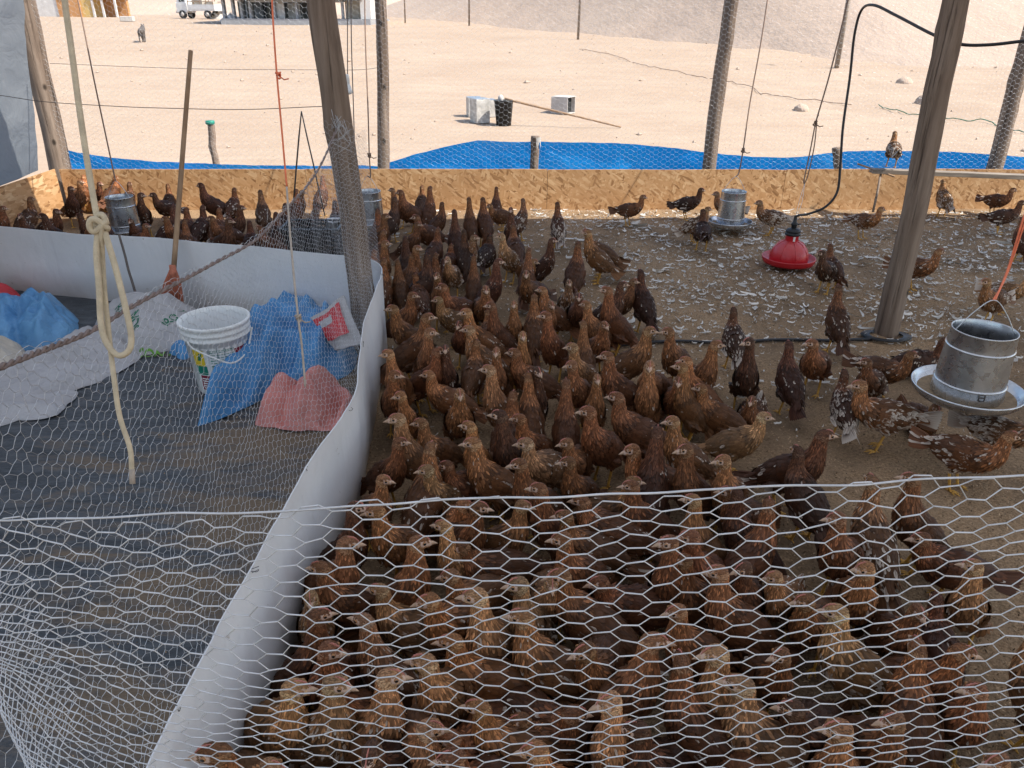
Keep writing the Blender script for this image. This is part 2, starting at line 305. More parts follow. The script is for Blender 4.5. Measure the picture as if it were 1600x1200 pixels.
PART = [(-4.6, 5.42), (-3.511, 5.054), (-2.75, 4.86), (-2.057, 4.68), (-1.084, 4.40), (-.90, 4.33), (-.765, 4.16), (-.725, 3.92), (-.672, 3.128), (-.625, 2.574), (-.632, 2.311), (-.66, 1.883), (-.66, 1.508), (-.69, 1.158), (-.70, .959), (-.72, .5), (-.74, .0)]
def partX(y): return float(np.interp(y, [p[1] for p in PART[::-1]][0:12], [p[0] for p in PART[::-1]][0:12]))
mb = MB(); mb.grid(lambda u, v: (-4.62+12.4*u, -1.2 + (wallY(-4.62+12.4*u)+1.2+.1)*v, .004 + .010*fbm(u*14, v*9) + (.03*fbm(u*30, v*22, 2)**2)), 150, 110)
tag(mb.build('pen_floor', M['litter']), 'brown rice hull litter covering the floor of the pen', 'floor', None, 'structure')
# black plastic sheet inside the white partition
def bsheet(u, v):
    y = -.3 + 5.6*v; xr = partX(y)-.02 if y < 4.1 else float(np.interp(y, [4.1, 4.40, 5.42], [-.78, -1.1, -4.6])); x = -4.55 + (xr+4.55)*u
    return (x, y, .030 + .008*fbm(x*2, y*7, 4) + .004*math.sin(y*40+6*fbm(x*2, y*2)))
mb = MB(); mb.grid(bsheet, 90, 220)
tag(mb.build('ground_sheet', M['black_sheet']), 'black plastic sheet strewn with sand on the ground left of the white partition', 'plastic sheet')
# ------------------------------------------------------------------ roof of shade cloth (out of the picture, shades the pen)
mb = MB(); mb.grid(lambda u, v: (-5.2+14.7*u, -6.+(wallY(-5.2+14.7*u)-1.02+6.)*v, 2.62 + .06*math.sin(v*9)*math.sin(u*11)), 30, 24)
tag(mb.build('shade_roof', M['roof']), 'pale shade cloth stretched over the pen as its roof', 'roof', None, 'structure')
# ------------------------------------------------------------------ OSB walls: boards as parts
def board(root, a, b, h, th=.013):
    a, b = Vector(a), Vector(b); n = (b-a).normalized().cross(Vector((0, 0, 1)))*th/2; m = MB(); k = 6; V = []
    for i in range(k+1):
        p = a.lerp(b, i/k); t = h + .006*fbm(p.x*3, p.y*3); V += [p-n, p+n, p+n+Vector((0, 0, t)), p-n+Vector((0, 0, t))]
    Fc = [(i*4+j, i*4+(j+1) % 4, i*4+4+(j+1) % 4, i*4+4+j) for i in range(k) for j in range(4)] + [(3, 2, 1, 0), tuple(k*4+j for j in range(4))]; m.add(V, Fc); return m.build('board', M['osb'], root, smooth=False)
r1 = empty('board_wall', (-4.53, wallY(-4.53), 0)); tag(r1, 'low wall of tan strand boards along the far side of the pen', 'board wall')
x = -4.53; i = 0
while x < 7.5:
    x2 = x+2.44; board(r1, (x+.002, wallY(x), .0), (x2-.002, wallY(x2), .0), .412 + (.004 if i % 2 else 0)); m = MB(); m.box((x2, wallY(x2)+.035, .2), (.05, .05, .38)); m.build('batten', M['plank'], r1); x = x2; i += 1
r2 = empty('board_wall', (-4.62, 7.5, 0)); tag(r2, 'low strand board wall running forward from the corner under the grey cloth', 'board wall')
y = 7.60
for k in range(3): board(r2, (-4.56-.03*k, y-.002-.006, 0), (-4.59-.03*k, y-2.44, 0), .42); y -= 2.44
# grey shade cloth above the side boards
m = MB()
def shc(u, v):
    y = 7.40 - 5.2*u; z = .44 + 2.2*v; return (-4.60 + .26*v*(1-u) - .02*u + .03*fbm(y*1.2, z*1.5) + .012*fbm(y*5, z*6, 3), y + .25*v, z - .03*math.sin(u*9))
m.grid(shc, 60, 40); sc_ = m.build('shade_cloth', M['shade']); tag(sc_, 'grey shade cloth hung above the side boards', 'shade cloth')
# ------------------------------------------------------------------ white partition sheet
def partition():
    P = spline([(x, y, 0) for x, y in PART], 150); m = MB(); V = []; nz = 8; k = len(P)
    for i in range(k):
        t = (P[min(i+1, k-1)]-P[max(i-1, 0)]).normalized(); n = Vector((t.y, -t.x, 0))*-1
        for j in range(nz+1):
            f = j/nz; bulge = .010*math.sin(PI*f)*(1 if P[i].y < 4 else .3) + .010*fbm(P[i].x*2+P[i].y*2.2, f*1.5, 2) + (.004*fbm(P[i].x*9+P[i].y*9, f*2.5, 4) + .02*f*math.sin(P[i].y*3.1) if P[i].y < 3.9 else 0)
            V.append(P[i] + n*bulge + Vector((0, 0, .0 + .5*f + .012*f*fbm(P[i].x*1.5, P[i].y*1.5))))
    m.add(V, [(i*(nz+1)+j, (i+1)*(nz+1)+j, (i+1)*(nz+1)+j+1, i*(nz+1)+j+1) for i in range(k-1) for j in range(nz)])
    o = m.build('partition_sheet', M['white_sheet'], None, (-.7, 3., 0), thick=.004); tag(o, 'white plastic sheet fencing the flock off from the black ground sheet', 'partition')
    return [V[i*(nz+1)+nz] for i in range(k)]
PTOP = partition()
# ------------------------------------------------------------------ wooden poles
def pole(base, top, r0, r1, label, seed, group=None, cat='pole', knots=5, name='wooden_pole', mat='pole'):
    b, t = Vector(base), Vector(top); k = 40; n = 16; V = []; h = random.Random(seed); kn = [(h.random(), h.random()*2*PI) for _ in range(knots)]; ax = (t-b).normalized(); u = ax.orthogonal().normalized(); v = ax.cross(u)
    for i in range(k+1):
        f = i/k; c = b.lerp(t, f) + u*.022*fbm(f*2.2, seed*3.7) + v*.022*fbm(f*2.2, seed*5.1+9)
        for j in range(n):
            g = 2*PI*j/n; rr = (r0+(r1-r0)*f)*(1+.06*fbm(math.cos(g)*.8+seed, math.sin(g)*.8, f*5))
            for kf, kg in kn: rr += .010*math.exp(-((f-kf)*40)**2 - ((g-kg+PI) % (2*PI)-PI)**2*6)
            V.append(c + u*math.cos(g)*rr + v*math.sin(g)*rr)
    m = MB(); m.add(V, [(i*n+j, i*n+(j+1) % n, (i+1)*n+(j+1) % n, (i+1)*n+j) for i in range(k) for j in range(n)] + [tuple(range(n-1, -1, -1)), tuple(k*n+j for j in range(n))])
    o = m.build(name, M[mat], None, b); tag(o, label, cat, group); return o
def up(pb, pt, Y, z2=2.6):
    """pole seen through two image points at one distance, from the ground to the roof"""
    a, b = Vector(atY(*pb, Y)), Vector(atY(*pt, Y)); d = (b-a)/(b.z-a.z); return a - d*(a.z+.02), a + d*(z2-a.z)
b, t = up((568, 500), (506, 0), 4.02); pole(b, t, .074, .066, 'dark leaning pole inside the white sheet with wire netting over it', 1)
POLE_L = (b, t)
b, t = up((1384, 520), (1497, 0), 4.36); pole(b, t, .072, .060, 'grey wooden pole standing in the litter beside the red drinker', 2)
BY = 8.02
b, t = up((90, 240), (38, 0), 7.74); pole(b, t, .105, .09, 'thick pole at the corner beside the grey shade cloth', 3)
b, t = up((599, 255), (595, 0), 7.92); pole(b, t, .063, .055, 'straight pole behind the boards at the edge of the raised blue tarp', 4)
b, t = up((1109, 255), (1143, 0), 7.98); pole(b, t, .072, .066, 'pole behind the boards in line with the feeder by the far wall', 5)
b, t = up((1556, 255), (1600, 92), 8.08); pole(b, t, .080, .07, 'pole behind the boards at the end of the roost plank', 6)
# short stakes beyond the boards
for (bx, by), (tx, ty), Y, r, lab, sd in (((337, 250), (328, 190), 8.9, .040, 'short pale stake with a green capped top beyond the boards', 21), ((836, 262), (838, 213), 7.96, .046, 'short dark stake with peeling paint against the raised blue tarp', 22), ((1309, 258), (1308, 231), 8.0, .045, 'stubby stake poking up behind the low blue tarp', 23)):
    a, c = Vector(atY(bx, by, Y)), Vector(atY(tx, ty, Y)); d = (c-a)/(c.z-a.z); o = pole(a - d*(a.z+.02), c, r, r*.95, lab, sd, None, 'stake', 2, 'short_stake')
    if sd == 21: m = MB(); m.lathe([(0, .012), (r*1.25, .010), (r*1.3, -.02), (r*1.05, -.03)], 12, c); m.build('cap', M['teal'], o)
    if sd == 22: m = MB(); m.grid(lambda u, v: (c.x + r*1.03*math.cos(-1.6+1.5*u), c.y + r*1.03*math.sin(-1.6+1.5*u), c.z-.005-.11*v*(.7+.3*math.sin(u*9))), 8, 6); m.build('paint_patch', M['dirty_white'], o)
# ------------------------------------------------------------------ blue tarps beyond the boards
def tarp(pts, Y, label, seed):
    xs = [atY(px, py, Y)[0] for px, py in pts]; zs = [atY(px, py, Y)[2] for px, py in pts]; m = MB()
    def f(u, v):
        x = xs[0]+(xs[-1]-xs[0])*u; zt = float(np.interp(x, xs, zs)) + .006*fbm(x*6, seed); z = zt*(1-v); return (x, Y + .026*x + .03*fbm(x*1.2, z*1.5, seed) + .10*math.sin(PI*v)*(.5+.5*fbm(x*.8, seed)) + .006*fbm(x*7+z*9, z*3, seed+2), max(z, .01))
    m.grid(f, 160, 14); o = m.build('blue_tarp', M['tarp'], None, (xs[0], Y, 0)); tag(o, label, 'tarp')
tarp([(606, 254), (650, 240), (700, 228), (745, 219), (800, 222), (838, 221), (900, 223), (960, 224), (1010, 228), (1060, 233), (1108, 240), (1180, 247), (1240, 248), (1285, 243), (1330, 239), (1400, 238), (1500, 240), (1600, 248), (1680, 250)], 8.05, 'bright blue tarp raised behind the far boards between the poles', 2.)
tarp([(108, 230), (130, 236), (180, 243), (240, 249), (330, 254), (420, 257), (500, 258), (560, 257), (604, 259)], 8.12, 'low sagging blue tarp strip behind the boards at the corner end', 5.)
# ------------------------------------------------------------------ wire netting
def tubes(A, B, r, n=4):
    A, B = np.asarray(A), np.asarray(B); r = np.broadcast_to(np.asarray(r, float).reshape(-1, 1), (len(A), 1)); t = unit(B-A); ref = np.where(np.abs(t[:, 1:2]) < .8, np.array([[0, 1., 0]]), np.array([[1., 0, 0]])); u = unit(np.cross(t, ref)); v = np.cross(t, u); k = len(A)
    ring = [u*math.cos(2*PI*j/n) + v*math.sin(2*PI*j/n) for j in range(n)]; V = np.stack([A+q*r for q in ring] + [B+q*r for q in ring], 1).reshape(-1, 3)
    Fq = np.array([(j, (j+1) % n, n+(j+1) % n, n+j) for j in range(n)]); return V, (np.arange(k)[:, None, None]*2*n + Fq[None]).reshape(-1, 4)
def unit(v): return v/(np.linalg.norm(v, axis=-1, keepdims=True)+1e-9)
def hexnet(S, Hh, Pd, Vd, f, r_flat, r_diag, jit=.06, keep=None, n=4, seed=0, wav=0.):
    """hexagonal netting with horizontal twists: S x Hh metres, column period Pd, row period Vd, mapped by f(s, h)"""
    rg = np.random.default_rng(seed); nc, nr = int(S/Pd*2), int(Hh/Vd); a = Pd*.30; L = {}; 
    for i in range(nc+1):
        for j in range(nr+1):
            s0 = i*Pd/2; h0 = (j + .5*(i % 2))*Vd + wav*fbm(s0*6, j*.35, seed)*Vd; d = rg.normal(0, jit, 3)*Pd; tl = rg.normal(0, .05)*Vd
            L[i, j] = (f(s0-a/2+d[0], h0+d[1]*.5-tl), f(s0+a/2+d[0], h0+d[1]*.5+tl), s0, h0)
    A, B, r = [], [], []
    def ed(p, q, rr): A.append(p); B.append(q); r.append(rr)
    for (i, j), (l, rt, s0, h0) in L.items():
        if keep and not keep(s0, h0): continue
        ed(l, rt, r_flat)
        for jj in ((j, j-1) if i % 2 == 0 else (j+1, j)):
            if (i+1, jj) in L and (not keep or keep(L[i+1, jj][2], L[i+1, jj][3])): ed(rt, L[i+1, jj][0], r_diag)
    return tubes(A, B, r, n)
def wire(name, path, r, mat, n=6, parent=None, origin=None):
    m = MB(); m.tube(path, r, n); return m.build(name, M[mat], parent, origin)
# front netting: top selvage traced, corner bulging away on the near left
FT = [(-60, 815), (0, 815), (120, 812), (250, 808), (420, 802), (600, 793), (800, 779), (1000, 771), (1300, 757), (1600, 745), (1760, 740)]
FD = .50
fx = []; fz = []
for px, py in FT: p = atY(px, py, FD); fx.append(p[0]); fz.append(p[2])
X0, X1 = -.80, .62
def front(s, h):
    x = X1 - s; zt = float(np.interp(x, fx, fz)); bow = .008*fbm(x*5, h*4, 1)
    z = zt - h - .004*math.sin(x*17+h*30)
    kk = smooth((h-.03)/.28); yy = FD + bow; xx = x                 # the far end curls round towards the partition
    if x < -.15: yy += .55*(-x-.15)**2*kk
    if x < -.56:
        q = -x-.56; g = min(q/.10, 1.75); xx = x*(1-kk) + (-.56-.10*math.sin(g))*kk; yy += kk*(.10*(1-math.cos(g)) + max(0, q-.175)*1.2)
    return np.array([xx, yy, z])
V, Q = hexnet(1.36, .60, .049, .0163, front, .00072, .00054, .012, None, 5, 3, .30)
fn = fast('net_mesh', V, Q); fn.materials.append(M['netwire'])
rt = empty('wire_netting', (0, FD, fz[5])); tag(rt, 'galvanised hexagonal wire netting across the near side of the flock', 'wire netting')
def child_mesh(me, root, name):
    me.transform(Matrix.Translation(-Vector(root.location))); o = link(name, me, root); return o
child_mesh(fn, rt, 'mesh_panel'); sel = [Vector((x, FD + .008*fbm(x*5, 0, 1), float(np.interp(x, fx, fz))+.0012)) for x in np.linspace(fx[0], fx[-1], 120)]
wire('selvage_wire', sel, .00095, 'netwire', 6, rt)
# side netting: from the partition's rim up to the sagging cable
CAB = [(-160, 640), (0, 574), (70, 546), (140, 518), (210, 476), (280, 440), (340, 408), (400, 374), (440, 333), (480, 290), (505, 250), (530, 192)]
def planeX(px):  return float(np.interp(px, [-160, 0, 300, 530], [-.745, -.76, -.79, -.885]))
cable = []
for px, py in CAB: d = ray(px, py); s_ = planeX(px)/d[0]; cable.append(Vector(_C + d*s_))
cabS = spline(cable, 120); cy_ = [p.y for p in cabS]; cz_ = [p.z for p in cabS]; cx_ = [p.x for p in cabS]
ty_ = [p.y for p in PTOP if p.y < 4.05][::-1]; tx_ = [p.x for p in PTOP if p.y < 4.05][::-1]; tz_ = [p.z for p in PTOP if p.y < 4.05][::-1]
def side(s, h):
    y = .62 + s*.985; t = h/.86; zb = float(np.interp(y, ty_, tz_)); xb = float(np.interp(y, ty_, tx_))-.004; zc = float(np.interp(y, cy_, cz_)); xc = float(np.interp(y, cy_, cx_))
    if y > 3.75: zc = float(np.interp(3.75, cy_, cz_)); 
    k = min(1., max(0., t)); x = xb + (xc-xb)*k - .035*math.sin(PI*k)*(1 + .5*fbm(y*2, 3)) + .010*fbm(y*6, h*7)
    if y > 3.7: x = x*(1-smooth((y-3.7)/.2)) + smooth((y-3.7)/.2)*(POLE_L[0].x + (POLE_L[1].x-POLE_L[0].x)*.3*k + .085)
    return np.array([x, y + .012*fbm(y*3, h*4, 5), zb - .02 + (zc-zb+.03)*k + .012*fbm(y*5, h*3, 8)])
V, Q = hexnet(3.62, .86, .049, .0245, side, .00062, .00045, .05, None, 3, 5)
sn = fast('mesh_panel', V, Q); sn.materials.append(M['netwire']); rs = empty('wire_netting', (-.7, 2.4, .5)); tag(rs, 'wire netting slung from a sagging cable down to the white sheet rim', 'wire netting'); child_mesh(sn, rs, 'mesh_panel')
# gathered netting on the dark pole
ax = (POLE_L[1]-POLE_L[0]).normalized()
def wrap(s, h):
    g = -2.55 + s/.088; z = .35 + h; c = POLE_L[0] + ax*z/ax.z; r = .088 + .006*fbm(s*9, h*5); return np.array([c.x + r*math.cos(g), c.y + r*math.sin(g), z])
V, Q = hexnet(.25, .98, .056, .030, wrap, .0005, .0004, .05, None, 3, 8); wr = fast('mesh_panel', V, Q); wr.materials.append(M['netwire']); child_mesh(wr, rs, 'pole_wrap')
hh = random.Random(5)
for k in range(7):
    a = cable[-1] + Vector((.0, -.04, -.02)); pts = [a + Vector((hh.uniform(-.03, .10), -.05, hh.uniform(-.14, .10)))*(i/5) + Vector((hh.uniform(-.01, .01), 0, hh.uniform(-.01, .01))) for i in range(6)]; wire('loose_wire', spline(pts, 14), .0009, 'netwire', 4, rs)
for kk in (0, 1):
    m = MB(); m.tube([p + Vector((.0028*math.cos(i*.9+kk*PI), .0028*math.sin(i*.9+kk*PI)*.5, .0028*math.sin(i*.9+kk*PI))) for i, p in enumerate(spline(cable, 240))], [.0030+.0008*fbm(i*.2, 2+kk) for i in range(241)], 6); m.build('cable_strand', M['netcord'], rs)
# tie wires on the partition rim
for k in range(9):
    i = 40 + k*12; p = PTOP[i] if i < len(PTOP) else PTOP[-1]
    if p.y < 4.0: pts = spline([p + Vector((hh.uniform(-.006, .02), hh.uniform(-.02, .02), hh.uniform(-.02, .012))) for g in range(5)], 20); wire('tie_wire', pts, .0009, 'black', 4, rs)
# far netting between the back poles
def back(s, h): x = -4.5 + s; return np.array([x, wallY(x) + .075 + .02*fbm(x, h), .36 + h])
V, Q = hexnet(11.2, 2.2, .085, .047, back, .00075, .0006, .05, None, 3, 6); bn = fast('mesh_panel', V, Q); bn.materials.append(M['netwire']); rb = empty('wire_netting', (0, 7.8, .36)); tag(rb, 'fine wire netting stretched between the far poles above the boards', 'wire netting'); child_mesh(bn, rb, 'mesh_panel')
# ------------------------------------------------------------------ litter on the floor: shavings and hulls
def shavings(n):
    r = np.random.default_rng(4); Vs, Cs = [], []; k = 6; x = r.uniform(-1.3, 5.6, n*5); y = r.uniform(3.0, 7.7, n*5)
    dens = np.clip(.08 + .9*np.clip((y-3.4)/1.5, 0, 1)*np.clip((x+.2)/1.2, .15, 1), 0, 1)*(.35 + .65*np.array([1 if fbm(a*1.6, b*1.6) > -.05 else .35 for a, b in zip(x, y)])); ok = r.random(len(x)) < dens; x, y = x[ok][:n], y[ok][:n]; n = len(x)
    L = r.lognormal(-3.75, .55, n); W = L*r.uniform(.12, .3, n); cv = r.normal(0, 14, n)*1.0; g = r.uniform(0, 2*PI, n); curl = r.uniform(.0, .35, n); V = np.zeros((n, k, 2, 3))
    for i in range(k):
        t = i/(k-1)-.5; a = g + cv*L*t*1.6; px = x + L*t*np.cos(g) + np.cos(g+PI/2)*cv*L*L*t*t; py = y + L*t*np.sin(g) + np.sin(g+PI/2)*cv*L*L*t*t; pz = .014 + r.uniform(.004, .010) + curl*L*(t*2)**2*.5
        for j in (0, 1): s = (j-.5)*W*(1-.5*abs(t)*2*.8); V[:, i, j] = np.stack([px+np.cos(a+PI/2)*s, py+np.sin(a+PI/2)*s, pz + (j-.5)*W*np.sin(x*977)*.7], 1)
    base = np.arange(n)[:, None, None]*k*2; F_ = np.array([(i*2, i*2+1, i*2+3, i*2+2) for i in range(k-1)]); Q = (base + F_[None]).reshape(-1, 4); b = r.uniform(.38, .75, n); c = np.stack([b, b*.95, b*.86, b*0+1], 1)
    me = fast('wood_shavings', V.reshape(-1, 3), Q, True, None, np.repeat(c, k*2, 0)); me.materials.append(M['shaving']); tag(link('wood_shavings', me), 'pale curled wood shavings scattered over the brown litter', 'wood shavings', None, 'stuff')
shavings(14000)
def hulls(n):
    r = np.random.default_rng(9); y = 1.0 + 6.6*r.random(n)**1.7; x = r.uniform(-.65, 1, n)*(1.2+.62*y); g = r.uniform(0, 2*PI, n); L = r.uniform(.007, .016, n); W = L*.36; tl = r.normal(0, .5, n); a = np.stack([np.cos(g)*np.cos(tl), np.sin(g)*np.cos(tl), np.sin(tl)], 1); b = unit(np.cross(a, np.array([0, 0, 1.]) + r.normal(0, .4, (n, 3)))); P = np.stack([x, y, .016 + r.uniform(0, .012, n)], 1)
    V = np.stack([P-a*L[:, None]/2, P-b*W[:, None]/2, P+a*L[:, None]/2, P+b*W[:, None]/2], 1).reshape(-1, 3); Q = np.arange(n*4).reshape(-1, 4); k = r.uniform(.15, .5, n)*np.where(r.random(n) < .35, .38, 1); c = np.stack([k, k*.68, k*.40, k*0+1], 1)
    me = fast('rice_hulls', V, Q, False, None, np.repeat(c, 4, 0)); me.materials.append(M['hull']); tag(link('rice_hulls', me), 'loose rice hulls making up the brown litter', 'litter', None, 'stuff')
hulls(90000)
# ------------------------------------------------------------------ hens: poses built once, every bird a copy
def remesh(mb, voxel, smooth=3):
    """one continuous skin round overlapping shapes"""
    me = bpy.data.meshes.new('tmp'); me.from_pydata(mb.V, [], mb.Fc); o = bpy.data.objects.new('tmp', me); COL.objects.link(o)
    r = o.modifiers.new('r', 'REMESH'); r.mode = 'VOXEL'; r.voxel_size = voxel
    s = o.modifiers.new('s', 'SMOOTH'); s.iterations = smooth; s.factor = .5
    dg = bpy.context.evaluated_depsgraph_get(); out = bpy.data.meshes.new_from_object(o.evaluated_get(dg)); bpy.data.objects.remove(o); bpy.data.meshes.remove(me); return out
def feather_arrays(P, e1, nr, L, W, camber=.16, droop=.10):
    """leaf-shaped feathers: roots P, directions e1, outward normals nr (n x 3); 10 vertices and 10 faces each"""
    n = len(P); e2 = np.cross(nr, e1); e2 /= np.linalg.norm(e2, axis=1)[:, None]+1e-9; L = L[:, None]; W = W[:, None]
    T = [(0, 0), (.32, -.5), (.32, 0), (.32, .5), (.72, -.46), (.72, 0), (.72, .46), (.92, -.27), (.92, .27), (1., 0)]
    V = np.stack([P + e1*L*t + e2*W*u + nr*(W*camber*(1-abs(u)*2) - L*droop*t*t) for t, u in T], 1).reshape(-1, 3)
    tri = np.array([(0, 2, 1), (0, 3, 2), (1, 2, 5), (1, 5, 4), (2, 3, 6), (2, 6, 5), (4, 5, 7), (5, 6, 8), (7, 5, 9), (5, 8, 9)])
    Q = (np.arange(n)[:, None, None]*10 + tri[None]).reshape(-1, 3); uv = np.tile(np.array([(u+.5, t) for t, u in T]), (n, 1)); return V, Q, uv
def unit(v): return v/(np.linalg.norm(v, axis=-1, keepdims=True)+1e-9)
POSES = []
def make_pose(theta, zc, head, yaw=0, pitch=5, sit=False, step=0., fat=1., xc=0., nlat=0.):
    r = np.random.default_rng(len(POSES)+11); th = math.radians(theta); d = Vector((math.cos(th), 0, math.sin(th))); up = Vector((-math.sin(th), 0, math.cos(th))); C = Vector((xc, 0, zc))
    prof = [(-.150, .010, .012, .018), (-.128, .032, .034, .014), (-.090, .053, .056, .006), (-.040, .067, .072, 0), (.015, .070, .077, -.003), (.052, .063, .069, -.001)]
    S = [(C + d*s + up*o, ry*fat, rz*fat) for s, ry, rz, o in prof]
    Hb = Vector((head[0]+xc, nlat, head[1])); P0 = C + d*.082 + up*.012; P1 = P0 + d*.045 + up*.02; P2 = Hb - Vector((.004*math.cos(math.radians(yaw)), 0, .075 if head[1] > .12 else -.09)); 
    for i in range(1, 9):
        t = i/8; p = P0*(1-t)**3 + P1*3*t*(1-t)**2 + P2*3*t*t*(1-t) + Hb*t**3; rr = np.interp(t, [0, .2, .4, .6, .8, 1], [.054, .047, .037, .030, .0255, .0225]); S.append((p, rr*fat**.5, rr*1.06*fat**.5))
    mb = MB(); V = []; n = 14; k = len(S)
    for i in range(k):
        t = (S[min(i+1, k-1)][0]-S[max(i-1, 0)][0]).normalized(); lat = Vector((0, 1, 0)); lat = (lat-t*lat.dot(t)).normalized(); nn = t.cross(lat)
        for j in range(n): g = 2*PI*j/n; V.append(S[i][0] + lat*math.cos(g)*S[i][1] + nn*math.sin(g)*S[i][2])
    Fc = [(i*n+j, i*n+(j+1) % n, (i+1)*n+(j+1) % n, (i+1)*n+j) for i in range(k-1) for j in range(n)] + [tuple(range(n-1, -1, -1)), tuple((k-1)*n+j for j in range(n))]
    mb.add(V, Fc)
    yr, pr = math.radians(yaw), math.radians(pitch); hf = Vector((math.cos(yr)*math.cos(pr), math.sin(yr)*math.cos(pr), -math.sin(pr))); side = Vector((-math.sin(yr), math.cos(yr), 0)); hu = side.cross(hf)*-1
    hu = hf.cross(side); H0 = Hb + hf*.012 + hu*.005
    b2 = MB(); b2.ball((0, 0, 0), (.0325, .0215, .0235), 14, 9); rot = Matrix((hf, side, hu)).transposed()
    mb.add([H0 + rot @ Vector(v) for v in b2.V], b2.Fc); b3 = MB(); b3.ball((.021, 0, -.005), (.020, .0135, .0135), 10, 6); mb.add([H0 + rot @ Vector(v) for v in b3.V], b3.Fc)
    feet = []
    if not sit:
        for s in (-1, 1):
            fx = xc*.4 + s*step; hk = Vector((fx-.022, s*.036, .098)); hip = C + Vector((-.012, s*.042, -.030))
            mb.tube([hip, hip*.5+hk*.5+Vector((.012, 0, 0)), hk], [.040, .031, .013], 10); feet.append((hk, Vector((fx, s*.038, .008))))
    me = remesh(mb, .0055, 3); nv = len(me.vertices); co = np.empty(nv*3, np.float32); me.vertices.foreach_get('co', co); co = co.reshape(-1, 3)
    me.calc_loop_triangles(); tri = np.array([t.vertices[:] for t in me.loop_triangles]); A, B, Cc = co[tri[:, 0]], co[tri[:, 1]], co[tri[:, 2]]; cr = np.cross(B-A, Cc-A); area = np.linalg.norm(cr, axis=1)/2; tn = unit(cr)
    bvh = BVHTree.FromPolygons([tuple(v) for v in co], [tuple(map(int, t)) for t in tri])
    # spine samples, q: 0 tail .. 1 head
    sp = np.array([tuple(s[0]) for s in S]); ts = np.linspace(0, k-1, 90); SP = np.stack([np.interp(ts, range(k), sp[:, a]) for a in range(3)], 1); ST = unit(np.gradient(SP, axis=0)); q_of = ts/(k-1)
    mid = (A+B+Cc)/3; near = np.argmin(((mid[:, None]-SP[None])**2).sum(2), 1); q = q_of[near]; h0 = np.array(H0); hd = np.linalg.norm(mid-h0, axis=1); ishead = hd < .033
    hfn, sdn, hun = np.array(hf), np.array(side), np.array(hu); loc = mid-h0; lx, ly, lz = loc@hfn, loc@sdn, loc@hun
    face = (np.abs(lx-.015) < .0105) & (np.abs(lz-.001) < .0085) & (np.abs(ly) > .010) | (lx > .031)
    Lf = np.interp(q, [0, .15, .35, .42, .5, .7, .9, 1], [.024, .026, .023, .021, .021, .018, .011, .008]); Wf = np.interp(q, [0, .15, .35, .42, .5, .7, .9, 1], [.0115, .0125, .0115, .0095, .0075, .005, .004, .0038])
    Lf = np.where(ishead, .0065, Lf); Wf = np.where(ishead, .0034, Wf); low = mid[:, 2] < .125; Lf = np.where(low & (q < .5), np.minimum(Lf, .020), Lf); Wf = np.where(low & (q < .5), np.minimum(Wf, .009), Wf)
    wgt = area/(Lf*Wf)*np.where(face, 0, 1); cnt = int(min(3600, wgt.sum()*2.3)); idx = r.choice(len(tri), cnt, p=wgt/wgt.sum()); u1 = r.random(cnt)**.5; u2 = r.random(cnt)
    P = A[idx]*(1-u1)[:, None] + B[idx]*(u1*(1-u2))[:, None] + Cc[idx]*(u1*u2)[:, None]; nr = tn[idx]; fl = -ST[near[idx]] + np.array([0, 0, -.25]); hm = ishead[idx]; fl[hm] = -hfn + np.array([0, 0, -.2])
    lowm = (low & (q < .5))[idx]; fl[lowm] = np.array([-.45, 0, -.9]); fl = fl + r.normal(0, .13, fl.shape); fl = fl - nr*(fl*nr).sum(1)[:, None]; fl = unit(fl)
    qq = q[idx]; lift = np.radians(r.uniform(3, 11, cnt) + np.where((qq > .42) | ishead[idx], 6, 0))[:, None]; e1 = unit(fl*np.cos(lift) + nr*np.sin(lift)); n2 = unit(nr - e1*(nr*e1).sum(1)[:, None])
    L = Lf[idx]*r.uniform(.8, 1.25, cnt); W = Wf[idx]*r.uniform(.8, 1.2, cnt); FV, FQ, FU = feather_arrays(P - nr*np.where(qq > .42, .0002, .0015)[:, None], e1, n2, L, W)
    qi = q[idx]; back = (nr@np.array(up) > .15) & (qi < .45); belly = (nr@np.array(up) < -.25) & (qi < .42)
    br = np.interp(qi, [0, .2, .4, .5, .65, .85, 1], [.78, .66, .72, .92, 1.35, 1.6, 1.5]); br = np.where(back, br*.68, br); br = np.where(belly, br*1.15, br); br = br*r.uniform(.66, 1.34, cnt)*np.where(hm, .9, 1.)*np.where((r.random(cnt) < .26) & (qi > .40) & ~hm, 1.9, 1.)*np.where((r.random(cnt) < .25) & (qi > .40), .55, 1.)
    rgb = np.stack([br, br*np.where(hm, 1.12, .98), br*np.where(hm, 1.25, .95)], 1); cheek = hm & (lz[idx] < .004); rgb[cheek] *= np.array([1.7, 2.0, 2.2])
    ww = np.interp(qi, [0, .15, .3, .4, .5, .7, 1], [1.3, 1.0, .55, .3, .2, .1, .02]); ww = np.where(belly, 1.5, ww); ww = np.where(lowm, 1.5, ww); cl_ = np.array([noise.noise(Vector(v)*26 + Vector((len(POSES)*7., 0, 0))) for v in P]); al = np.clip(r.random(cnt)/np.maximum(ww*np.clip(1+2.6*cl_, .05, 2.4), .02), 0, 1)
    al = np.where(hm, 1., al); fcol = np.repeat(np.concatenate([rgb, al[:, None]], 1), 10, 0)
    plum = fast('plumage', FV, FQ, True, FU, fcol); plum.materials.append(M['feather'])
    # body: skin under the plumage + legs + beak in one mesh
    bm = MB(); bm.V = [tuple(v) for v in co]; bm.Fc = [tuple(p.vertices) for p in me.polygons]; bm.M = [0]*len(bm.Fc); nb = len(bm.V); bpy.data.meshes.remove(me)
    bm.m = 1
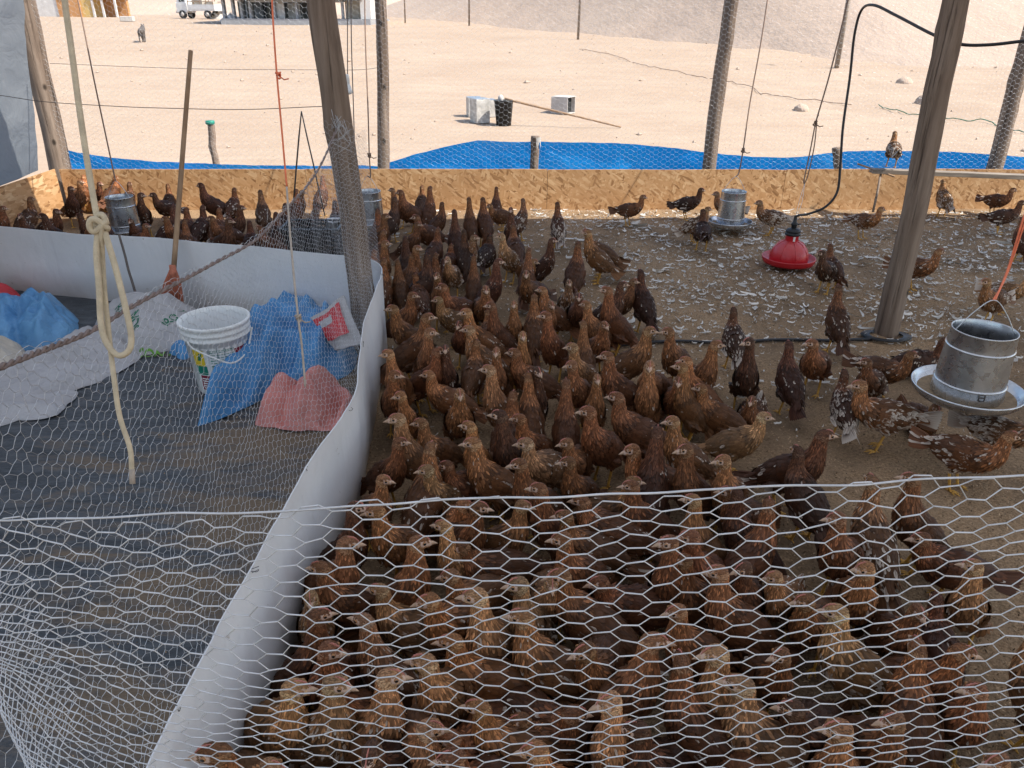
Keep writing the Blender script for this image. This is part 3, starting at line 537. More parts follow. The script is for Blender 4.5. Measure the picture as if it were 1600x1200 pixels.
    for i, (hk, ft) in enumerate(feet):
        bm.tube([hk+Vector((0, 0, .012)), hk+Vector((.002, 0, -.02)), ft+Vector((-.004, 0, .012)), ft], [.0095, .0062, .0058, .0065], 7)
        for a, ln in ((0, .046), (.55, .038), (-.55, .038), (PI, .020)):
            dv = Vector((math.cos(a), math.sin(a), 0)); bm.tube([ft, ft+dv*ln*.5+Vector((0, 0, .001)), ft+dv*ln+Vector((0, 0, -.004))], [.0055, .0042, .0018], 6)
    bm.m = 2; bk = MB(); bk.lathe([(.0072, 0), (.0056, .007), (.0028, .014), (.0004, .0190)], 9); bm.add([H0 + hf*(.033+v[2]*1.15) + side*v[0] + hu*(v[1]*1.1 - .004 - 9*v[2]**2) for v in bk.V], bk.Fc)
    body = bpy.data.meshes.new('hen'); body.from_pydata(bm.V, [], bm.Fc); [body.materials.append(M[x]) for x in ('skin', 'shank', 'beak')]; body.polygons.foreach_set('material_index', bm.M); body.polygons.foreach_set('use_smooth', [True]*len(bm.Fc))
    bc = np.array(bm.V); lo = bc-h0; bx, by, bz = lo@hfn, lo@sdn, lo@hun; fm = ((np.abs(bx-.015) < .0125) & (np.abs(bz-.001) < .0105) & (np.abs(by) > .008)) | ((bx > .028) & (np.linalg.norm(lo, axis=1) < .06)); colr = np.full((len(bc), 4), .5); colr[:nb, :3] = np.interp(q_of[np.argmin(((bc[:nb, None]-SP[None])**2).sum(2), 1)], [0, .42, .6, 1], [.45, .5, 1., 1.15])[:, None]; colr[:, 3] = fm
    at_ = body.color_attributes.new('fcol', 'FLOAT_COLOR', 'POINT'); at_.data.foreach_set('color', colr.astype(np.float32).ravel())
    # wings
    eb, eu = -np.array(d), np.array(up); Cn = np.array(C); wings = []
    for s in (-1, 1):
        ps, es, ns, ls, ws, cl = [], [], [], [], [], []
        def put(a, b, ang, L, W, lay, bright, wt):
            p0 = Cn + eb*a + eu*b; hit = bvh.ray_cast(Vector(p0 + np.array([0, s*.16, 0])), Vector((0, -s, 0)), .2)
            if hit[0] is not None: p = np.array(hit[0]); nn = np.array(hit[1]); nn = nn if nn[1]*s > 0 else -nn; nn = unit(nn*np.array([.6, 1, .6]))
            else: p = p0 + np.array([0, s*.045, 0]); nn = np.array([0, s, 0.])
            p = p + np.array([0, s, 0])*(.001 + lay*.0028); e = eb*math.cos(ang) + eu*math.sin(ang) + np.array([0, -s*.08, 0]); e = unit(e - nn*(e@nn)*.8); e = unit(e + np.array([0, -s*(.30 if lay < 1 else .16 if lay < 2 else .06), 0]))
            ps.append(p); es.append(e); ns.append(unit(nn - e*(nn@e))); ls.append(L); ws.append(W); b_ = bright*r.uniform(.72, 1.25); cn = noise.noise(Vector(p)*26 + Vector((len(POSES)*7., 0, 0))); cl.append((b_, b_*.96, b_*.92, min(1, r.random()/max(wt*min(2.4, max(.05, 1+2.6*cn)), .02))))
        for i in range(11): t = i/10; put(-.010 + .035*t, .040 - .068*t, .20 - .22*t, .100 - .028*abs(t-.25), .021, .6+.25*(1-t), .62, .75)
        for i in range(18): t = i/17; put(-.030 + .05*t*(1-t), .046 - .088*t, .14 - .25*t, .042, .014, 1.7, .68, .6)
        for i in range(21): t = i/20; put(-.045 + .05*t*(1-t), .046 - .090*t, .12 - .3*t, .030, .0125, 2.2, .72, .45)
        for i in range(90): put(-.058 + r.random()*.036, .044 - r.random()*.086, r.normal(-.05, .15), .020, .0105, 2.5, .75, .3)
        V, Q, uv = feather_arrays(np.array(ps), np.array(es), np.array(ns), np.array(ls), np.array(ws), .12, .09); wm = fast('wing', V, Q, True, uv, np.repeat(np.array(cl), 10, 0)); wm.materials.append(M['feather']); wings.append(wm)
    # tail: two leaning fans
    ps, es, ns, ls, ws, cl = [], [], [], [], [], []; tb = Cn + np.array(d)*-.128 + eu*.020
    for s in (-1, 1):
        for i in range(8):
            t = i/7; e = unit(eb + eu*(.42 - .5*t) + np.array([0, s*(.06+.20*t), 0])); nn = np.array([0, s*(.55+.3*t), 0]) + eu*(.75 - .2*t); nn = unit(nn - e*(nn@e)); b_ = r.uniform(.5, .9)
            ps.append(tb + np.array([0, s*.004*i, 0]) - eu*.004*i); es.append(e); ns.append(nn); ls.append(.088 + .02*(1-t)); ws.append(.024); cl.append((b_, b_*.95, b_*.9, min(1, r.random()/1.2)))
    for i in range(40):
        s = r.choice([-1, 1]); e = unit(eb + eu*r.uniform(-.5, .35) + np.array([0, s*r.uniform(.05, .35), 0])); nn = unit(np.array([0, s*.6, 0]) + eu*.7); nn = unit(nn - e*(nn@e)); b_ = r.uniform(.55, 1.05)
        ps.append(tb + np.array(d)*r.uniform(-.005, .03) + np.array([0, s*r.uniform(.005, .03), 0]) + eu*r.uniform(-.018, .02)); es.append(e); ns.append(nn); ls.append(r.uniform(.035, .055)); ws.append(.014); cl.append((b_, b_*.95, b_*.9, min(1, r.random()/1.2)))
    V, Q, uv = feather_arrays(np.array(ps), np.array(es), np.array(ns), np.array(ls), np.array(ws), .10, .06); tail = fast('tail', V, Q, True, uv, np.repeat(np.array(cl), 10, 0)); tail.materials.append(M['feather'])
    # comb with five points, eyes
    cm = MB(); pts = [(.034, .006), (.031, .0115), (.0275, .009), (.024, .0155), (.020, .0125), (.0155, .0165), (.012, .013), (.007, .0155), (.002, .011), (-.002, .009)]; V = []
    for x, z in pts:
        for y, zz in ((-.0018, 0.), (.0018, 0.), (.001, 1.), (-.001, 1.)):
            base_z = .0240*math.sqrt(max(.05, 1-(x/.0345)**2))-.002; V.append(H0 + hf*x + side*y + hu*(base_z + zz*(z-.006)*.5))
    Fc = [(i*4+j, i*4+(j+1) % 4, i*4+4+(j+1) % 4, i*4+4+j) for i in range(len(pts)-1) for j in range(4)]; cm.add(V, Fc); comb = bpy.data.meshes.new('comb'); comb.from_pydata(cm.V, [], cm.Fc); comb.materials.append(M['comb']); eyes = []
    for s in (-1, 1):
        em = MB(); c = H0 + hf*.0150 + side*s*.0182 + hu*.0045; ax = (side*s + hf*.25).normalized(); pu = ax.cross(hu).normalized(); pv = ax.cross(pu); rr = .0058; V = [c + ax*rr*.75]; Fc = []; Mi = []
        for kk, (rad, hgt) in enumerate(((.80, .58), (.97, .22), (1.0, -.4))):
            for j in range(10): g = 2*PI*j/10; V.append(c + pu*math.cos(g)*rr*rad + pv*math.sin(g)*rr*rad + ax*rr*hgt)
        for j in range(10):
            j2 = (j+1) % 10; Fc.append((0, 1+j, 1+j2)); Mi.append(1)
            for kk in (0, 1): Fc.append((1+kk*10+j, 1+(kk+1)*10+j, 1+(kk+1)*10+j2, 1+kk*10+j2)); Mi.append(0)
        e_ = bpy.data.meshes.new('eye'); e_.from_pydata([tuple(v) for v in V], [], Fc); e_.materials.append(M['iris']); e_.materials.append(M['pupil']); e_.polygons.foreach_set('material_index', Mi); e_.polygons.foreach_set('use_smooth', [True]*len(Fc)); eyes.append(e_)
    POSES.append(dict(body=body, parts=[('plumage', plum), ('wing', wings[0]), ('wing', wings[1]), ('tail', tail), ('comb', comb), ('eye', eyes[0]), ('eye', eyes[1])], head=H0.copy(), top=H0.z, ctr=C.copy(), yaw=yaw, sit=sit)); return len(POSES)-1
# pose indices by use
UP = [make_pose(38, .185, (.082, .375), y, 4, step=.012*(i % 2), fat=f, nlat=.010*math.sin(math.radians(y))) for i, (y, f) in enumerate(((0, 1.), (45, .97), (-45, 1.), (80, 1.03), (-80, .97)))]
TALL = [make_pose(48, .190, (.062, .410), y, 2, fat=f, nlat=.010*math.sin(math.radians(y))) for y, f in ((0, .95), (60, .97), (-60, .95))]
LOWP = [make_pose(14, .150, (.120, .265), y, 10, fat=1.04) for y in (0, 55, -60)]
MIDP = [make_pose(24, .180, (.105, .335), y, 6, fat=f, nlat=.010*math.sin(math.radians(y))) for y, f in ((0, 1.03), (40, 1.), (-50, 1.05), (85, 1.))]
NORM = [make_pose(8, .178, (.125, .315), y, 8, step=st, nlat=.010*math.sin(math.radians(y))) for y, st in ((0, .02), (-30, .035), (60, 0.))]
SITP = [make_pose(6, .082, (.112, .215), y, 6, sit=True, fat=1.08) for y in (0, 60)]
PECK = [make_pose(-14, .172, (.165, .055), 0, 55, step=.015)]
SHADE = {'d': ((.068, .026, .012), 'dark chestnut'), 'm': ((.130, .051, .020), 'russet'), 'g': ((.185, .079, .031), 'ginger'), 'p': ((.225, .113, .050), 'pale buff'), 'w': ((.16, .078, .036), 'white-flecked')}
def jit(c, h): k = h.uniform(.78, 1.25); return tuple(x*k*h.uniform(.95, 1.06) for x in c)
HENS = []
def add_hen(pos, rz, pose, shade, white, scale, label, group, h):
    p = POSES[pose]; c = (*jit(SHADE[shade][0], h), white)
    o = link('hen', p['body'], None, pos); o.rotation_euler = (0, 0, rz); o.scale = (scale*h.uniform(.94, 1.06), scale*h.uniform(.86, 1.0), scale); o.color = c; tag(o, label, 'hen', group)
    for nme, me in p['parts']:
        ch = link(nme, me, o); ch.color = c
        if nme == 'plumage': ch['kind'] = 'stuff'
    return o
# ------------------------------------------------------------------ hens in their places, read off as (px, py, facing, shade)
ORD = 'first second third fourth fifth sixth seventh eighth ninth tenth eleventh twelfth thirteenth fourteenth fifteenth sixteenth seventeenth eighteenth nineteenth twentieth'.split()
HR = random.Random(12)
HEAD = {'L': 180, 'R': 0, 'T': 270, 'A': 90}
def parse(txt, k=1., ox=0, oy=0):
    out = []
    for it in txt.split(';'):
        f = it.split()
        if f: out.append((float(f[0])*k+ox, float(f[1])*k+oy, f[2], f[3]))
    return out
def angd(a): return (a+180) % 360-180
def place(px, py, face, kind=None, jitter=18):
    """choose heading, pose and root so that the head falls on the image point"""
    want = HEAD[face] + HR.uniform(-jitter, jitter)
    if face == 'L': body = want + HR.choice([15, 35, 55, 70, -15, 10]); 
    elif face == 'R': body = want - HR.choice([15, 35, 55, 70, -15, 10])
    else: body = want + HR.uniform(-25, 25)
    pool = kind or HR.choice([UP, UP, UP + TALL, TALL, MIDP, MIDP + LOWP]); yaw = angd(want-body); best = sorted(pool, key=lambda p: abs(angd(POSES[p]['yaw']-yaw)) + HR.uniform(0, 25))[0]
    body = want - POSES[best]['yaw'] if abs(angd(POSES[best]['yaw']-yaw)) < 60 else body
    sc = HR.uniform(.86, 1.03); P = POSES[best]; rz = math.radians(body); hd = P['head']*sc; w_ = at(px, py, hd.z+.004); c, s_ = math.cos(rz), math.sin(rz)
    return [w_[0]-(hd.x*c-hd.y*s_), w_[1]-(hd.x*s_+hd.y*c), rz, best, sc]
crowd = parse('265 25 A m;330 30 A m;400 10 A m;395 85 A m;440 10 A d;486 90 T m;530 20 T p;640 15 A m;745 30 R d;525 140 L m;370 170 R m;500 180 L p;665 150 T m;860 80 T m;910 30 R g;946 145 L g;1038 118 T w;1060 175 T d;889 178 A g;965 210 T g;1180 150 L m;1258 125 R d;1308 112 R m;1335 75 A d;1120 205 L g;305 225 L g;650 225 L g;690 208 L m;715 250 A g;775 220 T g;445 262 R m;940 255 L m;580 290 T d;620 312 L p;462 325 R g;1095 300 A g;1185 293 T m;845 340 T g;1450 320 L g;1048 375 L p;550 392 T d;612 375 A g;735 405 T g;810 408 L g;490 410 R m;288 425 L g;1045 460 L g;1197 425 L m;1370 465 T g;332 480 R m;455 500 L g;700 480 L p;910 490 T d;876 520 A g;1155 520 T g;1000 540 A m;1505 450 L g;1545 550 L m;582 580 T g;332 590 L g;805 590 A m;322 685 L p;1235 595 L m;420 700 L g;760 675 L d;850 670 L m;1092 660 L m;1460 695 L g;602 735 L g;527 780 A g;338 785 R m;630 785 L g;830 785 L p;1047 780 L g;1580 810 L m;525 880 L m;425 910 L p;822 875 L m;1040 875 L m;1295 815 L g;912 975 L m;1232 965 L m;1312 950 R g;1130 1010 L g;225 1070 L g;120 1090 R d;530 1110 L p;592 1040 R g;715 1065 R m;800 1060 R g;1012 1090 L m;1543 1040 L g;1405 740 A d', .375, 500, 400)
crowd += parse('95 250 R g;370 270 R g;570 275 L m;968 265 L m;1525 265 L m;1585 325 L m;542 405 L g;332 445 L p;352 520 L g;800 455 L p;678 515 L p;1005 415 T p;1152 435 L m;902 580 L g;1482 555 L g;1340 630 R g;125 630 L w;595 710 L g;312 780 R p;385 850 L p;717 870 L g;988 870 L p;420 1040 R p;600 1050 L g;887 1135 L g;1060 770 L m;1100 1050 R m;220 1000 T d;760 1010 L m', .375, 500, 750)
crowd += parse('1320 375 L g;1270 605 R m;1255 735 R m;1300 850 R p;1115 960 R p;885 1120 L m;1060 1140 R p;1210 480 T p;1420 900 L m', .375, 0, 750)
crowd += parse('355 45 L m;560 145 A m;275 335 L g;375 365 L d;485 400 L p;830 165 L m;950 20 A w;1130 0 L m;1170 250 L m;930 375 L g;680 510 L m;882 560 L p;577 735 L m;282 795 L p;352 880 L p;822 1045 L g;1390 885 L m;1270 720 R m;395 1190 L g;185 265 L m;1160 560 T m;1130 990 L m;60 1010 L d;1060 720 A m;640 960 L d;170 760 A m;1230 500 A d;1480 1180 L m', .375, 1000, 750)
crowd += parse('40 465 T g;175 452 L g;315 375 R g;210 545 T m;400 1010 A d', .375, 1000, 400)
crowd += parse('345 805 L m;300 795 L g;312 835 A d;425 785 A m;450 790 A m;400 910 L m;410 940 R m;490 965 A m;560 890 A d;508 855 A m;600 965 A d;640 835 A m;660 840 A m;705 862 L g;735 790 A m;700 995 A d;640 1000 R w;752 990 L p;805 950 A m;845 840 A w;795 880 T d;950 1005 R d;240 885 A m;275 905 R m;265 975 A m;275 1020 R m;405 1040 R m;465 1070 A m;1110 970 L g;1075 1025 A m;230 1060 A m;355 1000 A d;560 1030 A m;870 1050 A m', .375, 500, 0)
left = parse('12 872 R m;128 835 A m;85 905 T d;297 790 R d;337 762 R m;400 722 A g;470 740 A m;492 748 R d;541 770 A d;590 818 R d;640 815 L d;700 778 A m;545 925 T d;850 775 L d;965 795 A m;1085 805 A w;1235 800 A m;1262 805 R m;1345 745 A m;720 868 A d;800 880 A m;835 868 A d;1008 870 R d;880 915 L m;1040 935 A d;905 880 A m;330 905 L d;235 885 R d;380 915 R m;690 920 L m;1150 900 A d;1080 955 L m;610 945 R m;1395 850 A d;770 925 A m;955 925 R d;1190 860 A d;180 905 L d;440 905 A d;1320 880 R d', .375, 0, 0)
free = [  # px, py, facing, shade, white, poses, label
 (1146, 488, 'A', 'd', .35, MIDP[:1], 'dark hen with white belly standing alone before the black floor line, back turned'),
 (1232, 541, 'A', 'd', .06, UP[:1], 'upright dark hen seen from behind, between the sitting hen and the feeder'),
 (1268, 538, 'L', 'm', .06, MIDP, 'russet hen standing just behind the upright dark-backed hen, breast towards the wire'),
 (1309, 452, 'A', 'm', .08, UP[:1], 'russet hen with yellow feet showing, beside the foot of the grey pole'),
 (1352, 568, 'L', 'm', .30, MIDP, 'long-backed russet hen with white tail tip, partly behind the mottled hen'),
 (1319, 586, 'A', 'd', .85, MIDP[:1], 'dark hen with a round white rump turned to the wire'),
 (1343, 604, 'L', 'g', .62, NORM[:1], 'mottled ginger and white hen stepping out on yellow legs'),
 (1422, 556, 'R', 'm', .22, NORM, 'russet hen standing just by the rim of the big feeder tray'),
 (1476, 535, 'R', 'd', .12, SITP[:1], 'dark hen half hidden behind the big feeder'),
 (1174, 628, 'L', 'm', .38, SITP, 'russet hen lying on the litter with white wing edges'),
 (1287, 682, 'R', 'd', .05, UP, 'very dark hen standing breast-on just above the wire selvage'),
 (1462, 640, 'T', 'm', .03, SITP, 'brown hen sitting underneath the big feeder tray'),
 (1578, 684, 'R', 'g', .32, NORM, 'large ginger hen striding with pale tail low, past the big feeder'),
 (1625, 652, 'R', 'w', .8, NORM, 'white-tailed hen cut off by the picture edge below the big feeder'),
 (1540, 442, 'L', 'g', .35, NORM, 'ginger hen with white rump behind the orange twine of the big feeder'),
 (1610, 436, 'R', 'p', .6, NORM, 'pale mottled hen behind the white-rumped ginger hen'),
 (1283, 398, 'L', 'd', .22, MIDP, 'dark hen with white-edged wings beside the rim of the red drinker'),
 (1297, 387, 'A', 'm', .08, MIDP, 'russet hen behind the dark hen at the red drinker'),
 (1468, 395, 'R', 'g', .28, NORM, 'ginger hen alone past the grey pole, tail pale'),
 (1376, 328, 'R', 'g', .40, NORM, 'mottled ginger hen walking under the roost plank support'),
 (1473, 285, 'A', 'p', .55, MIDP, 'pale hen close to the far boards below the roost plank'),
 (1582, 298, 'R', 'm', .15, NORM, 'russet hen by the far boards, behind the big dark hen'),
 (1596, 318, 'R', 'd', .20, NORM, 'big dark hen with white tail tip near the far boards'),
 (1596, 345, 'A', 'm', .08, UP, 'russet hen at the picture edge where the orange twine begins'),
 (1096, 298, 'R', 'd', .25, NORM, 'dark hen in profile behind the feeder by the far wall'),
 (1118, 304, 'L', 'w', .6, NORM, 'whitish hen pressed behind the far feeder'),
 (1106, 328, 'R', 'w', .5, MIDP, 'mottled hen leaning on the tray of the far feeder'),
 (1098, 332, 'A', 'd', .12, NORM, 'dark hen seen from behind before the far feeder tray'),
 (1187, 318, 'L', 'w', .85, NORM[:1], 'white-bodied hen with dark neck by the far feeder'),
 (1005, 309, 'R', 'm', .12, NORM[:1], 'russet hen in clear profile before the far boards'),
 (871, 321, 'A', 'm', .62, UP[:1], 'hen with white back and dark neck, alone before the far boards'),
 (917, 366, 'L', 'g', .08, UP, 'tall ginger hen standing clear of the flock with yellow feet'),
 (1128, 722, 'L', 'g', .15, UP, 'ginger hen with long neck at the edge of the flock by the dark hen'),
]
items = []
for px, py, f, s_ in crowd:
    wv = {'d': .05, 'm': .04, 'g': .05, 'p': .16, 'w': .6}[s_]*HR.choice([.2, .5, 1., 1.6]); items.append([*place(px, py, f), s_, wv, f, px, py, 'crowd'])
for px, py, f, s_ in left: items.append([*place(px, py, f, UP + MIDP), s_, {'w': .6}.get(s_, .10)*HR.choice([.3, 1., 2.]), f, px, py, 'left'])
def fill(n):
    """more birds where the crowd would otherwise show bare floor"""
    pts = [(i[0], i[1]) for i in items if i[10] == 'crowd']; cand = []
    for a in range(40):
        for b in range(60):
            x, y = -.55+a*.05, 1.0+b*.05; d = sorted(math.hypot(x-p[0], y-p[1]) for p in pts)
            if d[0] > .165 and d[5] < .42 and x > partX(y)+.09: cand.append((x, y))
    for _ in range(n):
        best = max(cand, key=lambda c: min(math.hypot(c[0]-p[0], c[1]-p[1]) for p in pts) - (.05 if c[1] > 2.6 else 0)); pts.append(best); f = HR.choice('LLLTRA'); it = place(800, 600, f); it[0], it[1] = best; sh = HR.choice('ddmmgp'); items.append([*it, sh, .05, f, 0, 0, 'crowd'])
fill(15)
NF = len(items)
for px, py, f, s_, wv, pool, lab in free: items.append([*place(px, py, f, pool, 8), s_, wv, f, px, py, lab])
def ctr(it):
    c = POSES[it[3]]['ctr']*it[4]; return it[0] + (c.x-.01)*math.cos(it[2]), it[1] + (c.x-.01)*math.sin(it[2])
for rep_ in range(14):                                       # birds may brush but not share one place
    C_ = [ctr(i) for i in items]
    for a in range(len(items)):
        for b in range(a+1, len(items)):
            dx, dy = C_[a][0]-C_[b][0], C_[a][1]-C_[b][1]; d = math.hypot(dx, dy)
            if 1e-5 < d < .130:
                k = (.130-d)/d*.22
                for it, sg in ((items[a], 1), (items[b], -1)):
                    if it[10] not in ('crowd', 'left'): continue
                    it[0] += dx*k*sg; it[1] += dy*k*sg
    for it in items:
        x, y = ctr(it)
        if it[10] == 'left':
            yb = float(np.interp(x, [p[0] for p in PART[:5]], [p[1] for p in PART[:5]]))+.16
            if y < yb: it[1] += yb-y
            if x < -4.4: it[0] += -4.4-x
        elif y < 4.4:
            xm = partX(y)+.085
            if x < xm: it[0] += xm-x
        if y > wallY(x)-.13: it[1] -= y - (wallY(x)-.13)
WHO = {'L': 'eyeing the white sheet', 'R': 'eyeing the open floor', 'T': 'facing the wire', 'A': 'back turned'}
def word(it):
    if it[5] == 'w': return 'white-flecked'
    return SHADE[it[5]][1].replace('dark chestnut', 'dark')
cr = sorted([i for i in items if i[10] == 'crowd'], key=lambda i: ctr(i)[1]); row = 0; k = 0
while k < len(cr):
    n_ = min(len(cr)-k, 8 if k < 24 else 13); rw = sorted(cr[k:k+n_], key=lambda i: i[0])
    for q, it in enumerate(rw):
        where = f'{ORD[q]} from the white sheet' if q < n_-1 else 'farthest from the white sheet'
        lab = f'{word(it)} hen {WHO[it[7]].replace("eyeing the white sheet", "eyeing that side").replace("eyeing the open floor", "eyeing open floor")}, {where}, {ORD[row] if row < 20 else "last"} row inside the wire'
        it.append(lab)
    row += 1; k += n_
lf = sorted([i for i in items if i[10] == 'left'], key=lambda i: i[0])
for q, it in enumerate(lf):
    if q < 20: it.append(f'{word(it)} hen beyond the back of the white sheet, {ORD[q]} from the side boards')
    else: it.append(f'{word(it)} hen beyond the back of the white sheet, {ORD[len(lf)-1-q]} from the leaning pole')
for it in items:
    lab = it[11] if len(it) > 11 else it[10]; g = {'crowd': 'hens crowding along the white sheet', 'left': 'hens behind the white sheet'}.get(it[10], 'hens spread over the open litter')
    add_hen((it[0], it[1], .012), it[2], it[3], it[5], min(.95, it[6]), it[4], lab, g, HR)
# the hen perched on the roost plank
hp = atD(1391, 262, 7.30)
add_hen((hp[0], hp[1], hp[2]), math.radians(75), NORM[0], 'p', .75, .95, 'ginger and white hen perched on the roost plank, fluffy tail raised', 'hens spread over the open litter', HR)
# ------------------------------------------------------------------ feeders, drinker
def feeder(pos, R, label, strap=True):
    k = R/.22; r = empty('poultry_feeder', pos); r['local'] = True; tag(r, label, 'feeder', 'galvanised feeders hung in the pen')
    m = MB(); m.lathe([(.001, 0), (.150*k, 0), (.196*k, .014), (.216*k, .034), (.2215*k, .048), (.2235*k, .056), (.221*k, .061), (.2165*k, .058), (.210*k, .040), (.190*k, .022), (.13*k, .016)], 56); m.build('tray', M['galv'], r)
    m = MB(); m.lathe([(.128*k, .019), (.196*k, .025), (.203*k, .030)], 48); m.build('feed', M['feed'], r)
    m = MB(); m.lathe([(.141*k, .026), (.1425*k, .030), (.138*k, .085), (.1285*k, .255), (.124*k, .318*1.0), (.1255*k, .323), (.1235*k, .3265), (.1205*k, .322), (.124*k, .26), (.135*k, .05)], 56); m.build('hopper', M['galv'], r)
    for z, rr in ((.088, .1385), (.250, .1290)): m = MB(); m.lathe([((rr-.001)*k, z-.006), ((rr+.004)*k, z-.002), ((rr+.004)*k, z+.002), ((rr-.0015)*k, z+.006)], 56); m.build('bead', M['galv'], r)
    m = MB(); m.tube(spline([(-.122*k, .02, .30), (-.06*k, .01, .40), (0, 0, .455), (.06*k, -.01, .40), (.122*k, -.02, .30)], 20), .0022, 6); m.build('handle', M['netwire'], r)
    m = MB(); c = Vector((-.1405*math.sin(.15)*k, -.1405*math.cos(.15)*k-.002, .055))
    for a, b in (((-.012, 0), (.012, 0)), ((-.012, .028), (.012, .028)), ((-.012, 0), (-.012, .028)), ((.012, 0), (.012, .028)), ((-.012, .014), (.012, .014))): m.tube([c + Vector((a[0], 0, a[1])), c + Vector((b[0], 0, b[1]))], .0018, 5)
    m.build('catch', M['steelwire'], r); return Vector(pos) + Vector((0, 0, .455))
f4 = feeder(at(1512, 604, .355) - np.array([0, 0, .055]), .222, 'big galvanised feeder hanging nearest the wire from orange twine')
f3 = feeder(at(1141, 345, .12) - np.array([0, 0, .055]), .195, 'galvanised feeder near the far boards with hens round its tray')
f2 = feeder(at(580, 345, .12) - np.array([0, 0, .055]), .185, 'galvanised feeder hanging just past the dark leaning pole')
f1 = feeder(at(197, 356, .14) - np.array([0, 0, .055]), .195, 'galvanised feeder behind the back of the white sheet')
def cord(name, path, r, mat, label, cat='cord', group=None, knots=(), n=60):
    P = spline(path, n); m = MB(); m.tube(P, r, 6); o = m.build(name, M[mat], None, P[0]); tag(o, label, cat, group)
    for q in knots:
        c = Vector(q); pts = [c + Vector((math.cos(g*2.1)*r*2.1, math.sin(g*3.3)*r*2.1, math.sin(g*1.3)*r*3)) for g in np.linspace(0, 6, 24)]; m = MB(); m.tube(pts, r*.95, 6); m.tube([c, c + Vector((r*6, -.003, -r*4)), c + Vector((r*11, -.004, -r*3))], r*.7, 5); m.build('knot', M[mat], o)
    return o
dc4 = 3.25
cord('feeder_twine', [atD(1645, 200, 3.1), atD(1601, 335, 3.15), atD(1575, 420, 3.2), f4 + Vector((.004, 0, 0))], .0042, 'orange', 'bright orange twine holding up the big feeder', 'twine')
cord('feeder_twine', [atD(1650, 200, 3.1), atD(1604, 340, 3.15), atD(1573, 430, 3.2), f4 + Vector((-.004, 0, 0))], .0030, 'orange', 'thinner second orange strand beside the twine of the big feeder', 'twine')
K3 = atD(1161, 235, 6.85); cord('cord', [atD(1208, -60, 6.8), atD(1190, 60, 6.8), atD(1172, 160, 6.85), K3, atD(1155, 268, 6.88), f3], .0060, 'twine', 'knotted brown cord carrying the feeder by the far boards', 'cord', None, [K3])
K2 = atD(577, 243, 6.6); cord('cord', [atD(569, -60, 6.6), atD(571, 60, 6.6), atD(575, 170, 6.6), K2, atD(579, 275, 6.62), f2], .0058, 'twine', 'knotted brown cord carrying the feeder past the leaning pole', 'cord', None, [K2])
cord('cord', [atD(108, -60, 6.3), atD(125, 15, 6.3), atD(146, 120, 6.3), atD(166, 215, 6.35), f1], .0058, 'twine', 'brown cord slanting down to the feeder behind the white sheet')
dp = Vector(at(1232, 404, .075)) - Vector((0, 0, .035)); r = empty('bell_drinker', dp); r['local'] = True; tag(r, 'red bell drinker hanging over the litter on a black hose', 'drinker')
m = MB(); m.lathe([(.10, .006), (.17, 0), (.192, .006), (.203, .026), (.2055, .046), (.207, .050), (.204, .053), (.199, .050), (.193, .026), (.175, .018), (.14, .016)], 56); m.build('dish', M['red'], r)
m = MB(); m.lathe([(.148, .016), (.149, .050), (.145, .080), (.135, .108), (.118, .135), (.096, .158), (.070, .175), (.052, .182), (.048, .184)], 48)
for k in range(8):
    g = 2*PI*k/8; m.tube([(math.cos(g)*q, math.sin(g)*q, z) for q, z in ((.147, .055), (.136, .108), (.097, .159), (.054, .184))], .004, 6)
m.build('dome', M['red'], r)
m = MB(); m.lathe([(.050, .180), (.049, .225), (.052, .228), (.045, .236), (.001, .238)], 32); m.build('neck', M['red'], r)
m = MB(); m.lathe([(.056, .226), (.060, .229), (.060, .243), (.053, .246), (.053, .252), (.058, .255), (.057, .264), (.045, .276), (.022, .282), (.001, .283)], 32); m.build('cap', M['black'], r)
m = MB(); m.grid(lambda u, v: (.0505*math.sin(-.15+.34*u), -.0505*math.cos(-.15+.34*u), .186+.036*v), 4, 2); m.build('slot', M['white_plastic'], r)
m = MB(); m.lathe([(.020, .280), (.020, .300), (.024, .303), (.024, .322), (.016, .326), (.013, .36), (.011, .375)], 16); m.tube([(.01, 0, .31), (.05, 0, .313)], .005, 6); m.build('valve', M['black'], r)
ht = dp + Vector((.004, 0, .37)); hz = [(1760, 40, 4.3), (1680, 55, 4.35), (1600, 64, 4.42), (1545, 70, 4.5), (1500, 69, 4.55), (1460, 55, 4.7), (1400, 24, 5.0), (1365, 8, 5.2), (1346, 16, 5.4), (1335, 55, 5.5), (1328, 120, 5.6), (1317, 200, 5.65), (1313, 260, 5.7), (1308, 300, 5.75), (1290, 323, 5.8), (1264, 334, 5.85)]
o = MB(); P = spline(pxpath(hz) + [ht + Vector((.02, 0, .012)), ht], 140); o.tube(P, .0095, 8); o = o.build('water_hose', M['hose'], None, P[0]); tag(o, 'black water hose looping high past the grey pole to the red drinker', 'hose')
K = atD(1274, 193, 5.85); o = cord('drinker_cord', [atD(1342, -70, 5.8), atD(1325, 0, 5.8), atD(1298, 110, 5.82), K], .0058, 'twine', 'brown cord doubled below a knot that carries the red drinker', 'cord', None, [K])
m = MB(); m.tube(spline([K, atD(1266, 235, 5.85), atD(1256, 284, 5.86), atD(1262, 275, 5.86), atD(1272, 230, 5.85), Vector(K)+Vector((.01, 0, 0))], 40), .0050, 6); m.build('loop', M['twine'], o, None)
for dx in (-.006, .006): m = MB(); m.tube([Vector(atD(1258, 284, 5.86)), Vector(atD(1251, 315, 5.87))+Vector((dx*2, 0, 0)), ht + Vector((dx, 0, -.02))], .0016, 5); m.build('hook_wire', M['netwire'], o, None)
for ch in o.children: pass
